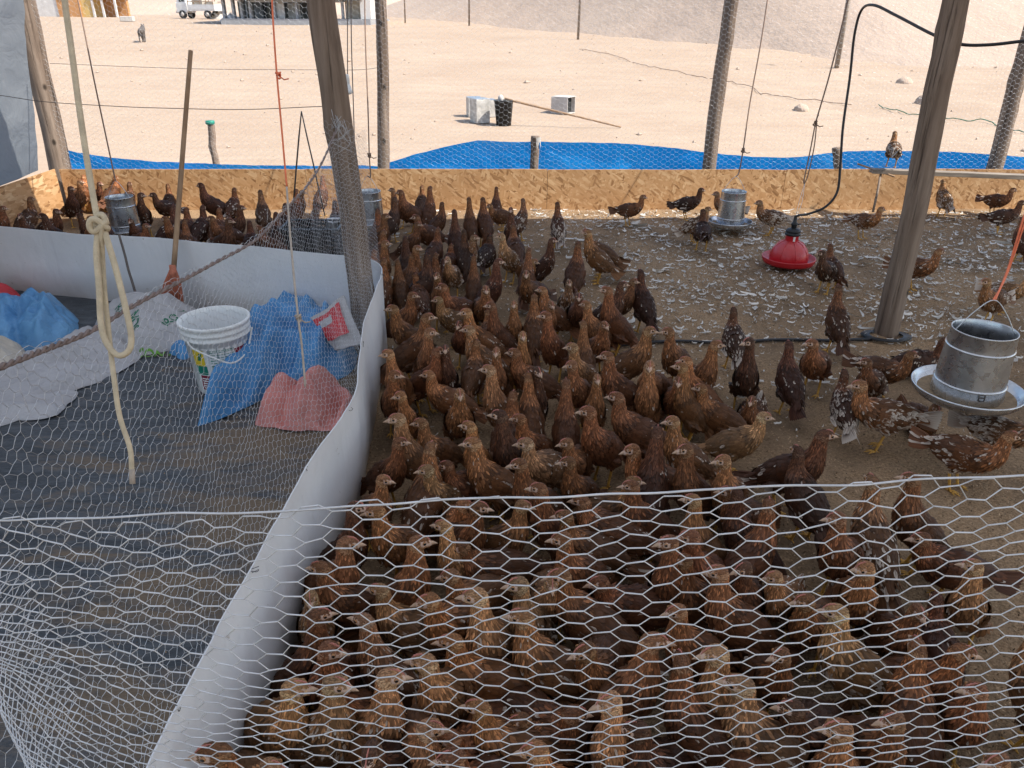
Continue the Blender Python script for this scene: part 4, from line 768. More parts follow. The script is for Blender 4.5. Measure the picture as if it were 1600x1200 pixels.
# ------------------------------------------------------------------ ropes and strings on the near side
m = MB(); RR = .0052; D = 1.26; P = spline([atD(*p) for p in ((96, -60, D), (101, 0, D), (112, 80, D), (124, 170, D), (136, 250, D), (147, 315, D), (153, 345, D))], 60); m.tube(P, RR, 8); ro = m.build('hanging_rope', M['rope'], None, P[0]); tag(ro, 'thick cream rope hanging with a knotted loop before the white sheet', 'rope')
m = MB(); m.tube(spline([atD(*p) for p in ((154, 352, D), (151, 395, D), (155, 450, D), (158, 505, D), (166, 535, D), (184, 555, D), (201, 548, D), (205, 525, D), (196, 480, D), (181, 420, D), (166, 370, D), (160, 345, D+.01))], 90), RR, 8); m.build('loop', M['rope'], ro)
m = MB(); m.tube(spline([atD(*p) for p in ((158, 350, D-.01), (160, 400, D+.012), (163, 450, D+.012), (171, 530, D+.012), (178, 590, D), (187, 650, D), (203, 700, D), (206, 735, D))], 80), RR*.85, 8); m.build('tail', M['rope'], ro)
m = MB(); m.tube([atD(206, 733, D), atD(207, 756, D)], RR*.95, 8); m.build('taped_end', M['string'], ro)
m = MB(); kc = Vector(atD(157, 350, D)); m.tube([kc + Vector((.012*math.cos(g), .009*math.sin(g*.5)-.004, .011*math.sin(g)*(1 if g < 6 else .5)+.006*math.sin(g*1.7))) for g in np.linspace(0, 12.5, 50)], RR, 8); m.build('knot', M['rope'], ro)
D = 2.7; cord('hanging_twine', [atD(423, -60, D), atD(426, 20, D), atD(432, 110, D), atD(440, 200, D), atD(448, 292, D)], .0034, 'orange', 'thin orange twine dangling in front of the black straps', 'twine', None, [atD(435, 118, D)])
KS = atD(466, 497, 2.45); cord('hanging_string', [atD(448, 292, D), atD(452, 350, 2.6), atD(459, 430, 2.5), KS, atD(472, 545, 2.45), atD(477, 604, 2.45)], .0036, 'string', 'pale knotted string hanging in front of the blue woven sack', 'string', None, [KS])
cord('pole_string', [atD(1141, -60, 7.6), atD(1136, 0, 7.6), atD(1125, 80, 7.65), atD(1112, 165, 7.7)], .004, 'string', 'white string running down beside the pole by the far feeder', 'string')
cord('pole_string', [atD(1598, 60, 7.7), atD(1582, 120, 7.75), atD(1562, 190, 7.8), atD(1546, 245, 7.8)], .0035, 'string', 'white string beside the pole at the end of the roost plank', 'string')
lc = cord('lamp_cord', [atD(544, -60, 5.0), atD(543, 30, 5.0), atD(543, 120, 5.0)], .0032, 'steelwire', 'thin dark flex holding the small unlit bulb', 'flex')
c = Vector(atD(543, 134, 5.0)); m = MB(); m.lathe([(.001, .072), (.014, .07), (.017, .045), (.017, .018), (.016, .014)], 14, c); b_ = empty('light_bulb', c); tag(b_, 'small unlit pale bulb dangling right of the dark leaning pole', 'bulb'); m.build('holder', M['white_plastic'], b_); m = MB(); m.lathe([(.015, .015), (.022, -.005), (.029, -.03), (.030, -.042), (.022, -.052), (.001, -.056)], 16, c); m.build('globe', M['bulb'], b_)
cord('hanging_wire', [atD(548, -60, 5.1), atD(549, 60, 5.1), atD(552, 160, 5.1), atD(555, 262, 5.1)], .0036, 'steelwire', 'dark wire hanging close behind the small bulb', 'wire')
cord('fence_wire', [atD(-80, 140, 5.6), atD(0, 149, 5.5), atD(70, 159, 5.3), atD(180, 166, 5.1), atD(260, 169, 4.9), atD(380, 171, 4.7), atD(508, 166, 4.36)], .0024, 'steelwire', 'slack dark wire from the grey cloth to the leaning pole', 'wire', None, [], 120)
cord('fence_wire', [atD(78, 99, 7.75), atD(200, 104, 7.75), atD(330, 108, 7.75), atD(480, 109, 7.8), atD(560, 109, 7.8), atD(596, 105, 7.8)], .0026, 'steelwire', 'higher slack wire between the corner pole and the straight pole', 'wire', None, [], 120)
# ------------------------------------------------------------------ things inside the white sheet
def lean(name, a, b, r0, r1, mat, label, cat, n=10):
    m = MB(); a, b = Vector(a), Vector(b); m.tube([a.lerp(b, t) + Vector((.004*fbm(t*3, r0*99), 0, 0)) for t in np.linspace(0, 1, 12)], [r0+(r1-r0)*t for t in np.linspace(0, 1, 12)], n); o = m.build(name, M[mat], None, a); tag(o, label, cat); return o
ba, bb = Vector(atD(271, 425, 4.74)), Vector(atD(298, 79, 4.62)); br = empty('broom', ba); tag(br, 'long handled broom with orange bristles leaning on the back of the white sheet', 'broom')
m = MB(); m.tube([ba.lerp(bb, t) for t in np.linspace(0, 1, 10)], [.0165-.003*t for t in np.linspace(0, 1, 10)], 10); m.build('handle', M['stick'], br)
m = MB(); e = Vector(atD(266, 474, 4.78)); hr = random.Random(3)
for k in range(260):
    u, v = hr.uniform(-1, 1), hr.uniform(-1, 1); s0 = ba + Vector((u*.016, v*.012, .02)); s1 = e + Vector((u*.075 + .01, v*.022, hr.uniform(-.012, .012))); m.tube([s0, s0.lerp(s1, .4)+Vector((u*.012, 0, 0)), s1], [.0022, .0022, .0014], 3, False)
m.build('bristles', M['bristle'], br)['kind'] = 'stuff'
m = MB(); m.tube([ba + Vector((0, 0, .045)), ba + Vector((0, 0, .0)), ba + Vector((-.002, 0, -.03))], [.019, .022, .030], 10); m.build('collar', M['bristle'], br)
lean('thin_rod', atD(214, 468, 4.72), atD(186, 366, 4.68), .008, .007, 'steelwire', 'thin dark rod leaning on the white sheet behind the rope loop', 'rod')
st = Vector(atD(471, 174, 5.4)); sp_ = empty('black_strap', st); tag(sp_, 'black strap hung in an inverted V above the black crate', 'strap')
for pts in (((471, 174), (467, 215), (463, 262), (460, 300), (458, 318)), ((471, 174), (480, 215), (490, 258), (499, 300), (508, 338))): m = MB(); m.tube([atD(x, y, 5.4+.02*i) for i, (x, y) in enumerate(pts)], [.012, .0165, .0165, .0165, .012], 6, True, .25); m.build('webbing', M['black'], sp_)
# black crate among the flock
cp = at(492, 372, .16); cr_ = empty('plastic_crate', (cp[0], cp[1], .015)); tag(cr_, 'black plastic crate standing among the hens behind the white sheet', 'crate'); cc = Vector((cp[0], cp[1], .015)); Wc, Dc, Hc = .46, .32, .25
for nm, c_, d_ in (('long_side', (0, -Dc/2, 0), (Wc, .008)), ('long_side', (0, Dc/2, 0), (Wc, .008)), ('short_side', (-Wc/2, 0, 0), (.008, Dc)), ('short_side', (Wc/2, 0, 0), (.008, Dc))):
    m = MB()
    for k in range(7): m.box(cc + Vector(c_) + Vector((0, 0, .02+k*.034)), (d_[0], d_[1], .022))
    n_ = 9
    for k in range(n_+1):
        t = k/n_-.5; m.box(cc + Vector(c_)*.985 + Vector((t*d_[0]*.97 if d_[0] > .1 else 0, t*d_[1]*.97 if d_[1] > .1 else 0, Hc/2)), (.012, .012, Hc-.01))
    m.build(nm, M['black'], cr_, smooth=False)
m = MB()
for x, y, a, b in ((0, -Dc/2, Wc+.03, .026), (0, Dc/2, Wc+.03, .026), (-Wc/2, 0, .026, Dc-.028), (Wc/2, 0, .026, Dc-.028)): m.box(cc + Vector((x, y, Hc+.004)), (a, b, .016))
m.build('rim', M['black'], cr_, smooth=False, bevel=.003); m = MB(); m.box(cc + Vector((0, 0, .006)), (Wc-.02, Dc-.02, .008)); m.build('base', M['black'], cr_, smooth=False)
tp = at(527, 390, .02); m = MB(); m.lathe([(.001, .008), (.085, .01), (.088, .02), (.082, .17), (.086, .174), (.081, .255), (.084, .26), (.078, .256), (.080, .02)], 32, (tp[0], tp[1], .015)); tag(m.build('feed_can', M['galv'], None, (tp[0], tp[1], .015)), 'small shiny metal can beside the black crate', 'can')
# white bucket with printed label
bp = Vector(at(355, 612, 0)); bp.z = .04; bk = empty('bucket', bp); bk['local'] = True; tag(bk, 'white plastic bucket with printed label on the black sheet', 'bucket')
def brad(z): return float(np.interp(z, [0, .38], [.132, .164]))
m = MB(); m.lathe([(.001, .004), (.120, .004), (.130, 0), (.1325, .006), (brad(.30), .30), (.170, .303), (.171, .313), (.163, .316), (.164, .330), (.172, .333), (.172, .343), (.165, .346), (.166, .362), (.176, .366), (.177, .380), (.172, .384), (.164, .382), (.160, .36), (.128, .012), (.001, .010)], 56); m.build('pail', M['white_plastic'], bk)
def patch(name, a0, a1, z0, z1, mat, off=.0012, par=None, sk=0., f=None):
    m = MB(); nu, nv = max(2, int(abs(a1-a0)*12)), 3
    def g(u, v):
        a = math.radians(a0+(a1-a0)*u + sk*v + 30); z = z0+(z1-z0)*v; rr = brad(z)+off; return (rr*math.cos(a), rr*math.sin(a), z)
    m.grid(lambda u, v: g(u, v), 8, nv); return m.build(name, M[mat], bk)
patch('label_panel', -152, -40, .03, .275, 'white_plastic', .0009)
patch('label_yellow', -152, -128, .175, .262, 'yellow', .0016); patch('label_green', -150, -126, .125, .175, 'teal', .0016); patch('label_maroon', -149, -121, .035, .120, 'maroon', .0016, None, 4)
patch('label_leaf', -143, -136, .205, .245, 'green_ink', .0021, None, 5); patch('label_yellow', -64, -40, .175, .205, 'yellow', .0016); patch('label_green', -62, -40, .09, .172, 'green_ink', .0016); patch('label_maroon', -68, -40, .210, .255, 'maroon', .0016, None, -3)
hr = random.Random(8); m = MB(); z = .262
while z > .05:                                                # rows of small print, unreadable in the photograph
    a = -116.
    while a < -72:
        wd = hr.uniform(2, 8); hh_ = .0032 if hr.random() < .8 else .0055
        def g(u, v): al = math.radians(min(-70, a+wd*u) + 30); zz = z-hh_*v; return ((brad(zz)+.0018)*math.cos(al), (brad(zz)+.0018)*math.sin(al), zz)
        m.grid(g, 2, 1); a += wd + hr.uniform(.8, 2.5)
    z -= hr.choice([.0085, .0085, .0085, .015])
m.build('small_print', M['teal'], bk)
m = MB()
for q in range(5): al0, al1, zz = -144, -128+q, .105-q*.014; m.grid(lambda u, v: ((brad(zz)+.0022)*math.cos(math.radians(al0+(al1-al0)*u+30)), (brad(zz)+.0022)*math.sin(math.radians(al0+(al1-al0)*u+30)), zz-.006*v), 4, 1)
m.build('pale_print', M['white_plastic'], bk)
m = MB(); m.tube(spline([(-.172*math.cos(1.0), -.172*math.sin(1.0), .318), (-.05, -.185, .29), (.05, -.182, .235), (.12, -.155, .20), (.172*math.cos(.35), -.172*math.sin(.35), .22), (.176, .03, .318)], 30), .0045, 6); m.build('handle', M['white_plastic'], bk)
# crumpled sacks and bags: closed heaps on their own outline
def heap(name, outline, H, mat, label, cat, seed, fold=.35, p=2.2, peak=(0, 0), crease=7., z0=.035, ridges=()):
    RG = [(Vector(at(*a_, z0)), Vector(at(*b_, z0)), h_, w_) for a_, b_, h_, w_ in ridges]
    P = [Vector(at(x, y, z0)) for x, y in outline]; c = sum(P, Vector())/len(P); n, k = 150, 34; ang = sorted((math.atan2(q.y-c.y, q.x-c.x), (q-c).length) for q in P); A = [a for a, _ in ang]; Rr = [d for _, d in ang]; A = [A[-1]-2*PI] + A + [A[0]+2*PI]; Rr = [Rr[-1]] + Rr + [Rr[0]]; V = [c + Vector((peak[0], peak[1], 0))]; m = MB()
    def hgt(x, y, rho):
        q = Vector((x, y, seed)); f = noise.noise(q*3.2)*.5 + (1-abs(noise.noise(q*crease))*2.2)*.36 + (1-abs(noise.noise(q*crease*2.3))*2)*.13; v = H*(1-rho**p)*(1 + fold*f) + fold*.05*f*min(1, (1-rho)*6)
        for a_, b_, h_, w_ in RG:
            ab = (b_-a_).xy; t = max(0, min(1, (Vector((x, y))-a_.xy).dot(ab)/ab.length_squared)); d_ = (Vector((x, y))-a_.xy-ab*t).length; v += h_*math.exp(-(d_/w_)**2)*min(1, (1-rho)*5)*(1+.5*noise.noise(q*6))
        return v
    for i in range(1, k+1):
        rho = i/k
        for j in range(n):
            g = -PI+2*PI*j/n; rr = float(np.interp(g, A, Rr))*(1+.05*noise.noise(Vector((math.cos(g)*3, math.sin(g)*3, seed)))); x = c.x + peak[0]*(1-rho) + rr*rho*math.cos(g); y = c.y + peak[1]*(1-rho) + rr*rho*math.sin(g); V.append(Vector((x, y, z0 + max(.0, hgt(x, y, rho)) + (.004 if i < k else 0))))
    V[0].z = sum(V[1+j].z for j in range(n))/n; m.add(V, [(0, 1+j, 1+(j+1) % n) for j in range(n)] + [(1+i*n+j, 1+(i+1)*n+j, 1+(i+1)*n+(j+1) % n, 1+i*n+(j+1) % n) for i in range(k-1) for j in range(n)])
    o = m.build(name, M[mat], None, c); tag(o, label, cat); bv = BVHTree.FromPolygons(m.V, m.Fc)
    return o, (lambda x, y: (bv.ray_cast(Vector((x, y, 3)), Vector((0, 0, -1)))[0] or Vector((x, y, z0))).z)
heap('plastic_bag', [(-40, 548), (20, 550), (70, 545), (108, 528), (122, 505), (104, 490), (40, 484), (-40, 488)], .15, 'blue_film', 'big crumpled blue plastic bag lying by the back of the white sheet', 'bag', 3.3, .55, crease=9., ridges=[((0, 540), (60, 490), .04, .03), ((70, 540), (90, 495), .05, .03), ((30, 545), (40, 500), -.05, .03), ((108, 520), (60, 500), .04, .025)])
heap('beige_sack', [(-40, 592), (15, 588), (40, 574), (40, 556), (12, 545), (-40, 548)], .12, 'beige_sack', 'small beige sack before the blue plastic bag', 'sack', 5.1, .6)
heap('flat_sack', [(-60, 640), (20, 632), (80, 620), (130, 604), (200, 572), (222, 552), (200, 522), (150, 516), (90, 538), (20, 575), (-60, 596)], .030, 'white_sack', 'flattened greyish white sack spread below the rope loop', 'sack', 7.7, .8, 5, ridges=[((0, 600), (190, 545), .03, .02), ((60, 625), (210, 565), .025, .015), ((20, 600), (150, 520), .03, .02)])
heap('flat_sack', [(-60, 668), (30, 656), (90, 648), (104, 632), (122, 612), (60, 622), (0, 636), (-60, 645)], .020, 'white_sack', 'folded white sack edge lying nearest the wire', 'sack', 8.2, .8, 5)
gs, gz = heap('printed_sack', [(150, 520), (190, 545), (226, 556), (275, 545), (318, 526), (322, 505), (300, 492), (240, 488), (175, 494), (152, 506)], .19, 'white_sack', 'white sack with green lettering beside the bucket', 'sack', 2.4, .45)
heap('red_white_sack', [(-40, 486), (10, 484), (36, 476), (34, 466), (0, 462), (-40, 462)], .10, 'red_ink', 'red corner of a sack behind the blue plastic bag', 'sack', 9.4, .4)
heap('woven_sack', [(306, 668), (330, 660), (372, 642), (412, 622), (440, 606), (490, 602), (540, 588), (556, 560), (548, 530), (500, 515), (450, 520), (415, 545), (372, 590), (332, 630)], .25, 'blue_cloth', 'large blue woven sack thrown in folds with a pointed corner', 'sack', 1.3, .5, 1.7, (.06, .03), 4.5, ridges=[((318, 658), (470, 520), .13, .060), ((352, 652), (480, 560), -.10, .035), ((418, 612), (490, 525), .10, .045), ((455, 598), (520, 540), -.07, .03), ((545, 575), (480, 520), .08, .05), ((500, 600), (520, 545), .06, .03)])
heap('woven_sack', [(402, 520), (440, 530), (500, 525), (530, 510), (510, 498), (450, 494), (408, 500)], .17, 'blue_cloth', 'darker blue sack bundled behind the large blue one', 'sack', 6.3, .5)
heap('blue_scrap', [(276, 556), (290, 562), (300, 556), (296, 540), (282, 540)], .05, 'blue_cloth', 'small scrap of blue plastic beside the bucket', 'scrap', 4.3, .4)
heap('pink_sack', [(398, 664), (430, 668), (480, 672), (530, 670), (548, 655), (556, 628), (540, 612), (480, 608), (430, 616), (412, 640)], .13, 'pink_cloth', 'pink woven sack crumpled in front of the blue sack', 'sack', 11.7, .5, 1.9, (0, 0), 5.5, ridges=[((410, 660), (450, 618), .06, .05), ((470, 668), (520, 615), .07, .04), ((440, 666), (470, 625), -.05, .025), ((510, 668), (535, 640), -.09, .035), ((540, 660), (548, 625), .05, .03)])
def ink(txt, px, py, hgt_, rot, mat, zf, parent, stretch=1.):
    cu = bpy.data.curves.new('t', 'FONT'); cu.body = txt; cu.size = hgt_; cu.offset = hgt_*.018; cu.resolution_u = 3; o = bpy.data.objects.new('t', cu); COL.objects.link(o); dg = bpy.context.evaluated_depsgraph_get(); me = bpy.data.meshes.new_from_object(o.evaluated_get(dg)); bpy.data.objects.remove(o)
    a = at(px, py, .12); c, s_ = math.cos(rot), math.sin(rot); off = parent.location
    import bmesh
    b = bmesh.new(); b.from_mesh(me); bmesh.ops.triangulate(b, faces=b.faces); bmesh.ops.subdivide_edges(b, edges=b.edges, cuts=1, use_grid_fill=True)
    for v in b.verts:
        x, y = v.co.x*stretch, v.co.y*1.25; X, Y = a[0]+x*c-y*s_, a[1]+x*s_+y*c; v.co = Vector((X, Y, zf(X, Y)+.0035)) - off
    b.to_mesh(me); b.free(); me.materials.clear(); me.materials.append(M[mat]); return link('lettering', me, parent)
ink('SON MAR', 208, 538, .072, .16, 'lime_ink', gz, gs); ink('NDS', 208, 512, .060, -1.25, 'green_ink', gz, gs); ink('H-Y', 184, 502, .050, -.95, 'green_ink', gz, gs); ink('IRO', 262, 516, .060, 1.1, 'green_ink', gz, gs); ink('S', 240, 500, .055, .2, 'green_ink', gz, gs); ink('T', 280, 502, .05, -.5, 'green_ink', gz, gs)
# red printed sack standing in the corner
q4 = [Vector(atD(*p)) for p in ((486, 498, 4.12), (522, 548, 4.05), (566, 538, 4.00), (541, 462, 4.12))]; m = MB()
def slab(u, v, w=.0): a = q4[0].lerp(q4[1], v); b = q4[3].lerp(q4[2], v); p = a.lerp(b, u); return p + Vector((.012*math.sin(u*5+v*2), -.03*math.sin(PI*u)*math.sin(PI*v) + .015*fbm(u*3, v*3) - w, .006*fbm(u*4, v*2, 3)))
m.grid(slab, 16, 16); o = m.build('paper_sack', M['white_sack'], None, q4[1], thick=.02); tag(o, 'white sack with a red printed panel propped in the corner by the pole', 'sack')
m = MB(); m.grid(lambda u, v: slab(.04+.82*u, .03+.62*v, .030), 14, 12); m.build('red_panel', M['red_ink'], o, q4[1]).location = (0, 0, 0)
m = MB(); m.grid(lambda u, v: slab(.12+.42*u, .12+.16*v, .034), 8, 4); m.build('pale_panel', M['white_sack'], o, q4[1]).location = (0, 0, 0)
# ------------------------------------------------------------------ roost plank and floor pipe
a, b = Vector(atD(1362, 263, 7.32)), Vector(atD(1690, 276, 7.25)); rp = empty('roost', (a.x, a.y, 0)); tag(rp, 'weathered plank propped as a roost before the far boards', 'roost'); d = b-a; m = MB(); m.box((a+b)/2 - Vector((0, 0, .022)), (d.length, .10, .042), math.atan2(d.y, d.x), -math.asin(d.z/d.length)); m.build('plank', M['plank'], rp, None, False, bevel=.004)
a, b = Vector(atD(1377, 268, 7.32)), Vector(atD(1364, 331, 7.30)); m = MB(); m.tube([a, a.lerp(b, .5)+Vector((.004, 0, 0)), b], .011, 8); m.build('leg', M['pole'], rp)
a, b = Vector(atD(1340, 256, 7.5)), Vector(atD(1398, 276, 7.25)); m = MB(); m.tube([a, b], .009, 8); m.build('cross_stick', M['stick'], rp)
a = Vector(atD(2050, 292, 7.1)); m = MB(); m.tube([a, (a.x, a.y, 0)], .02, 8); m.build('leg', M['pole'], rp)
P = spline([at(x, y, .020) for x, y in ((930, 542), (985, 538), (1060, 533), (1130, 536), (1210, 531), (1300, 532), (1362, 530))], 60); m = MB(); m.tube([p + Vector((0, 0, .006*fbm(p.x*3, 1))) for p in P], .010, 7); tag(m.build('floor_pipe', M['hose'], None, P[0]), 'black pipe half buried in the litter leading to the grey pole', 'pipe')
m = MB(); c = POLE_R = Vector(at(1384, 527, .014)); m.lathe([(.10, .0), (.13, .012), (.085, .016)], 20, c, 1.2, .8); tag(m.build('pole_collar', M['black'], None, c), 'scrap of black plastic round the foot of the grey pole', 'plastic scrap')
# ------------------------------------------------------------------ out on the sand
def on_ground(px, py):
    d = ray(px, py); t = 8.
    for _ in range(4000):
        p = _C + d*t
        if p[2] <= zg(p[0], p[1]): break
        t += .03 if t < 40 else .1
        if t > 140: break
    p = _C + d*t; return Vector((p[0], p[1], zg(p[0], p[1])))
def tin(px, py, w_, d_, h_, rz, label):
    c = on_ground(px, py); r = empty('metal_tin', c, 0); tag(r, label, 'tin'); m = MB(); m.box(c + Vector((0, 0, h_/2)), (w_, d_, h_), rz); m.build('can_body', M['tin'], r, None, False, bevel=.012)
    m = MB(); m.box(c + Vector((0, 0, h_+.003)), (w_*.97, d_*.97, .018), rz); m.build('lid', M['galv'], r, None, False, bevel=.004); return c
tin(750, 192, .27, .27, .40, .5, 'tall dented tin in front of the other by the black basket'); tin(741, 182, .26, .26, .33, .2, 'shorter tin behind the tall dented tin'); tin(764, 183, .22, .22, .30, .3, 'small tin peeping between the tall tin and basket')
c = on_ground(787, 196); bs = empty('black_basket', c); bs['local'] = True; tag(bs, 'black plastic bucket standing on the sand with a pole resting on it', 'bucket'); m = MB(); m.lathe([(.001, .01), (.125, .01), (.13, 0), (.165, .40), (.175, .402), (.175, .42), (.160, .42), (.125, .03)], 28); m.build('pail', M['black'], bs); m = MB(); m.ball((-.05, -.02, .44), (.05, .05, .07), 8, 6); m.build('rag', M['dirty_white'], bs)
lean('long_stick', c + Vector((.02, -.02, .44)), on_ground(970, 200) + Vector((0, 0, .015)), .022, .014, 'stick', 'long crooked stick slanting from the black bucket down to the sand', 'stick')
c = on_ground(880, 177); bx = empty('white_box', c); tag(bx, 'open white box lying on the sand beside the long stick', 'box'); m = MB(); S_ = .34
def R2(x, y): g = -.5; return Vector((x*math.cos(g)-y*math.sin(g), x*math.sin(g)+y*math.cos(g), 0))
for cc_, dd in (((0, 0, .008), (S_, S_, .012)), ((0, 0, .30), (S_, S_, .012)), ((-S_/2, 0, .154), (.012, S_, .29)), ((0, -S_/2, .154), (S_-.014, .012, .29)), ((0, S_/2, .154), (S_-.014, .012, .29))): m.box(c + R2(cc_[0], cc_[1]) + Vector((0, 0, cc_[2])), dd, -.5)
m.build('panel_shell', M['dirty_white'], bx, None, False); m = MB(); m.box(c + R2(.08, 0) + Vector((0, 0, .154)), (.012, S_-.03, .27), -.5); m.build('opening_shade', M['dark'], bx, None, False)  # near-black panel set inside the opening paints the shade within the box
# dog walking off
c = on_ground(224, 66); m = MB(); z = .40
m.tube(spline([(-.02, -.30, .42), (0, -.12, .44), (0, .12, .45), (0, .30, .47), (.01, .42, .56), (.01, .50, .60)], 16), [float(np.interp(t, [0, .2, .6, .75, .9, 1], [.07, .105, .12, .09, .07, .075])) for t in np.linspace(0, 1, 17)], 12); m.ball((.01, .53, .60), (.06, .08, .065)); m.tube([(.01, .58, .585), (.01, .66, .57)], [.042, .028], 8)
for x, y, s_ in ((-.07, -.24, -.04), (.07, -.22, .05), (-.06, .22, .05), (.06, .20, -.04)):
    if y < 0: m.tube([(x*.7, y, .40), (x, y+.05, .26), (x, y-.03+s_, .15), (x, y+.0+s_, .0)], [.075, .05, .026, .026], 8)
    else: m.tube([(x*.7, y, .40), (x, y, .24), (x, y+s_*.6, .12), (x, y+s_, 0)], [.06, .04, .027, .026], 8)
m.tube(spline([(-.01, -.32, .46), (0, -.42, .40), (.03, -.50, .28)], 8), [.028]*5+[.02]*4, 8)
for s_ in (-1, 1): m.tube([(.01+s_*.045, .50, .65), (.01+s_*.06, .49, .70)], [.025, .008], 6)
dm = remesh(m, .014, 2); dm.materials.append(M['dog']); dm.polygons.foreach_set('use_smooth', [True]*len(dm.polygons)); dg_ = link('dog', dm, None, c); dg_.rotation_euler = (0, 0, .25); tag(dg_, 'dark dog walking away across the sand', 'dog')
# house, truck, building far away
def bldg_box(m, c, x0, x1, y0, y1, z0, z1): m.box(c + Vector(((x0+x1)/2, (y0+y1)/2, (z0+z1)/2)), (x1-x0, y1-y0, z1-z0))
c = on_ground(135, 27); s = (c-Vector(_C)).length/FPX; hs = empty('small_house', c); tag(hs, 'small far house with orange and yellow walls and an open bay', 'house')
def pxw(a): return a*s
for nm, x0, x1, y0, y1, z1, mt in (('pale_wall', -80, -32, -.1, 4, 40, 'pale_wall'), ('orange_wall', -31.8, -4, -.2, 4, 38, 'orange_wall'), ('yellow_wall', -3.8, 9, .0, 4, 36, 'yellow_wall'), ('bay_back', 9.2, 38, 2.6, 3, 24, 'orange_wall')): m = MB(); bldg_box(m, c, pxw(x0), pxw(x1), y0, y1, -.3, pxw(z1)); m.build(nm, M[mt], hs, None, False)
m = MB(); bldg_box(m, c, pxw(9), pxw(42), -.2, 3.2, pxw(24), pxw(27)); m.build('roof', M['pale_wall'], hs, None, False)
for x in (10, 22, 38): m = MB(); bldg_box(m, c, pxw(x), pxw(x+2.2), -.1, .1, -.3, pxw(24)); m.build('post', M['pale_wall'], hs, None, False)
m = MB(); bldg_box(m, c, pxw(-28), pxw(-20), -.26, -.2, pxw(20), pxw(32)); m.build('window', M['teal'], hs, None, False)
def mound(px, py, w_, h_, mat, label, seed, cat='heap'):
    c = on_ground(px, py); m = MB(); n, k = 28, 9; V = [c + Vector((0, 0, h_))]
    for i in range(1, k+1):
        for j in range(n): g = 2*PI*j/n; rho = i/k; rr = w_/2*rho*(1+.25*fbm(math.cos(g)*1.5, math.sin(g)*1.5, seed)); V.append(c + Vector((rr*math.cos(g), rr*math.sin(g)*.6, h_*(1-rho**1.4)*(1+.6*fbm(rr*5, g*2, seed)) - (.05 if i == k else 0))))
    m.add(V, [(0, 1+j, 1+(j+1) % n) for j in range(n)] + [(1+i*n+j, 1+(i+1)*n+j, 1+(i+1)*n+(j+1) % n, 1+i*n+(j+1) % n) for i in range(k-1) for j in range(n)]); tag(m.build('rubble_heap', M[mat], None, c, smooth=False), label, cat)
mound(147, 26, 2.4, .5, 'blue_film', 'blue plastic heap at the foot of the small house', 3.)
for px, py, w_, h_, sd, lab in ((348, 30, 2.6, .55, 4., 'pale rubble heap close behind the white truck'), (362, 33, 2.2, .5, 5., 'pale rubble heap between the truck and the grey building'), (392, 38, 1.6, .35, 6., 'low rubble heap before the left bay of the grey building'), (412, 34, 1.6, .75, 7., 'pointed sand heap before the grey building'), (545, 37, 2., .3, 8., 'flat rubble heap at the far end of the grey building')): mound(px, py, w_, h_, 'dirty_white', lab, sd)
c = on_ground(200, 34); m = MB(); m.box(c + Vector((0, 0, .2)), (1.0, .6, .4), .1); tag(m.build('stone_block', M['dirty_white'], None, c, False, bevel=.05), 'pale block lying on the sand before the small house', 'block')
# truck
c = on_ground(315, 29); s = (c-Vector(_C)).length/FPX; k = 56*s/4.6; tr = empty('truck', c); tag(tr, 'small white flatbed truck with a loaded rail bed on the sand', 'truck'); rz_ = -.18; X3 = Matrix.Rotation(rz_, 3, 'Z')
def tb(name, boxes, mat, par=None, bevel=0):
    m = MB()
    for q, d_ in boxes: m.box(c + X3 @ (Vector(q)*k), tuple(x*k for x in d_), rz_)
    return m.build(name, M[mat], par or tr, None if par is None else None, False, bevel=bevel)
tb('cab', [((-1.65, 0, 1.05), (1.25, 1.7, 1.0))], 'cab_white', None, .06); m = MB()
pr = [(-2.2, 1.5), (-1.95, 2.15), (-1.1, 2.2), (-1.05, 1.5)]; V = [c + X3 @ (Vector((x, y, z))*k) for y in (-.82, .82) for x, z in pr]; m.add(V, [(0, 1, 2, 3), (7, 6, 5, 4), (0, 4, 5, 1), (1, 5, 6, 2), (2, 6, 7, 3)]); m.build('cab_roof', M['cab_white'], tr, None, False)
tb('windscreen', [((-2.10, 0, 1.80), (.03, 1.4, .42))], 'glass'); tb('side_window', [((-1.52, -.835, 1.80), (.62, .03, .42))], 'glass'); tb('bumper', [((-2.32, 0, .62), (.12, 1.7, .22))], 'dirty_white')
for y in (-.55, .55): tb('headlight', [((-2.29, y, .95), (.05, .26, .18))], 'glass')
tb('bed', [((.65, 0, .82), (3.1, 1.8, .16)), ((.65, -.9, 1.12), (3.1, .05, .46)), ((.65, .9, 1.12), (3.1, .05, .46)), ((2.2, 0, 1.12), (.05, 1.75, .46))], 'cab_white')
for x in (-.8, -.1, .6, 1.3, 2.1): tb('rail_post', [((x, -.9, 1.75), (.06, .06, .8))], 'stick'); tb('rail_post', [((x, .9, 1.75), (.06, .06, .8))], 'stick')
tb('rail', [((.65, -.9, z), (3.0, .05, .07)) for z in (1.6, 1.95, 2.15)], 'stick'); tb('rail', [((.65, .9, z), (3.0, .05, .07)) for z in (1.6, 1.95, 2.15)], 'stick'); tb('load', [((.1, 0, 1.5), (1.2, 1.2, .9)), ((1.3, .2, 1.35), (.9, 1.0, .6))], 'beige_sack')
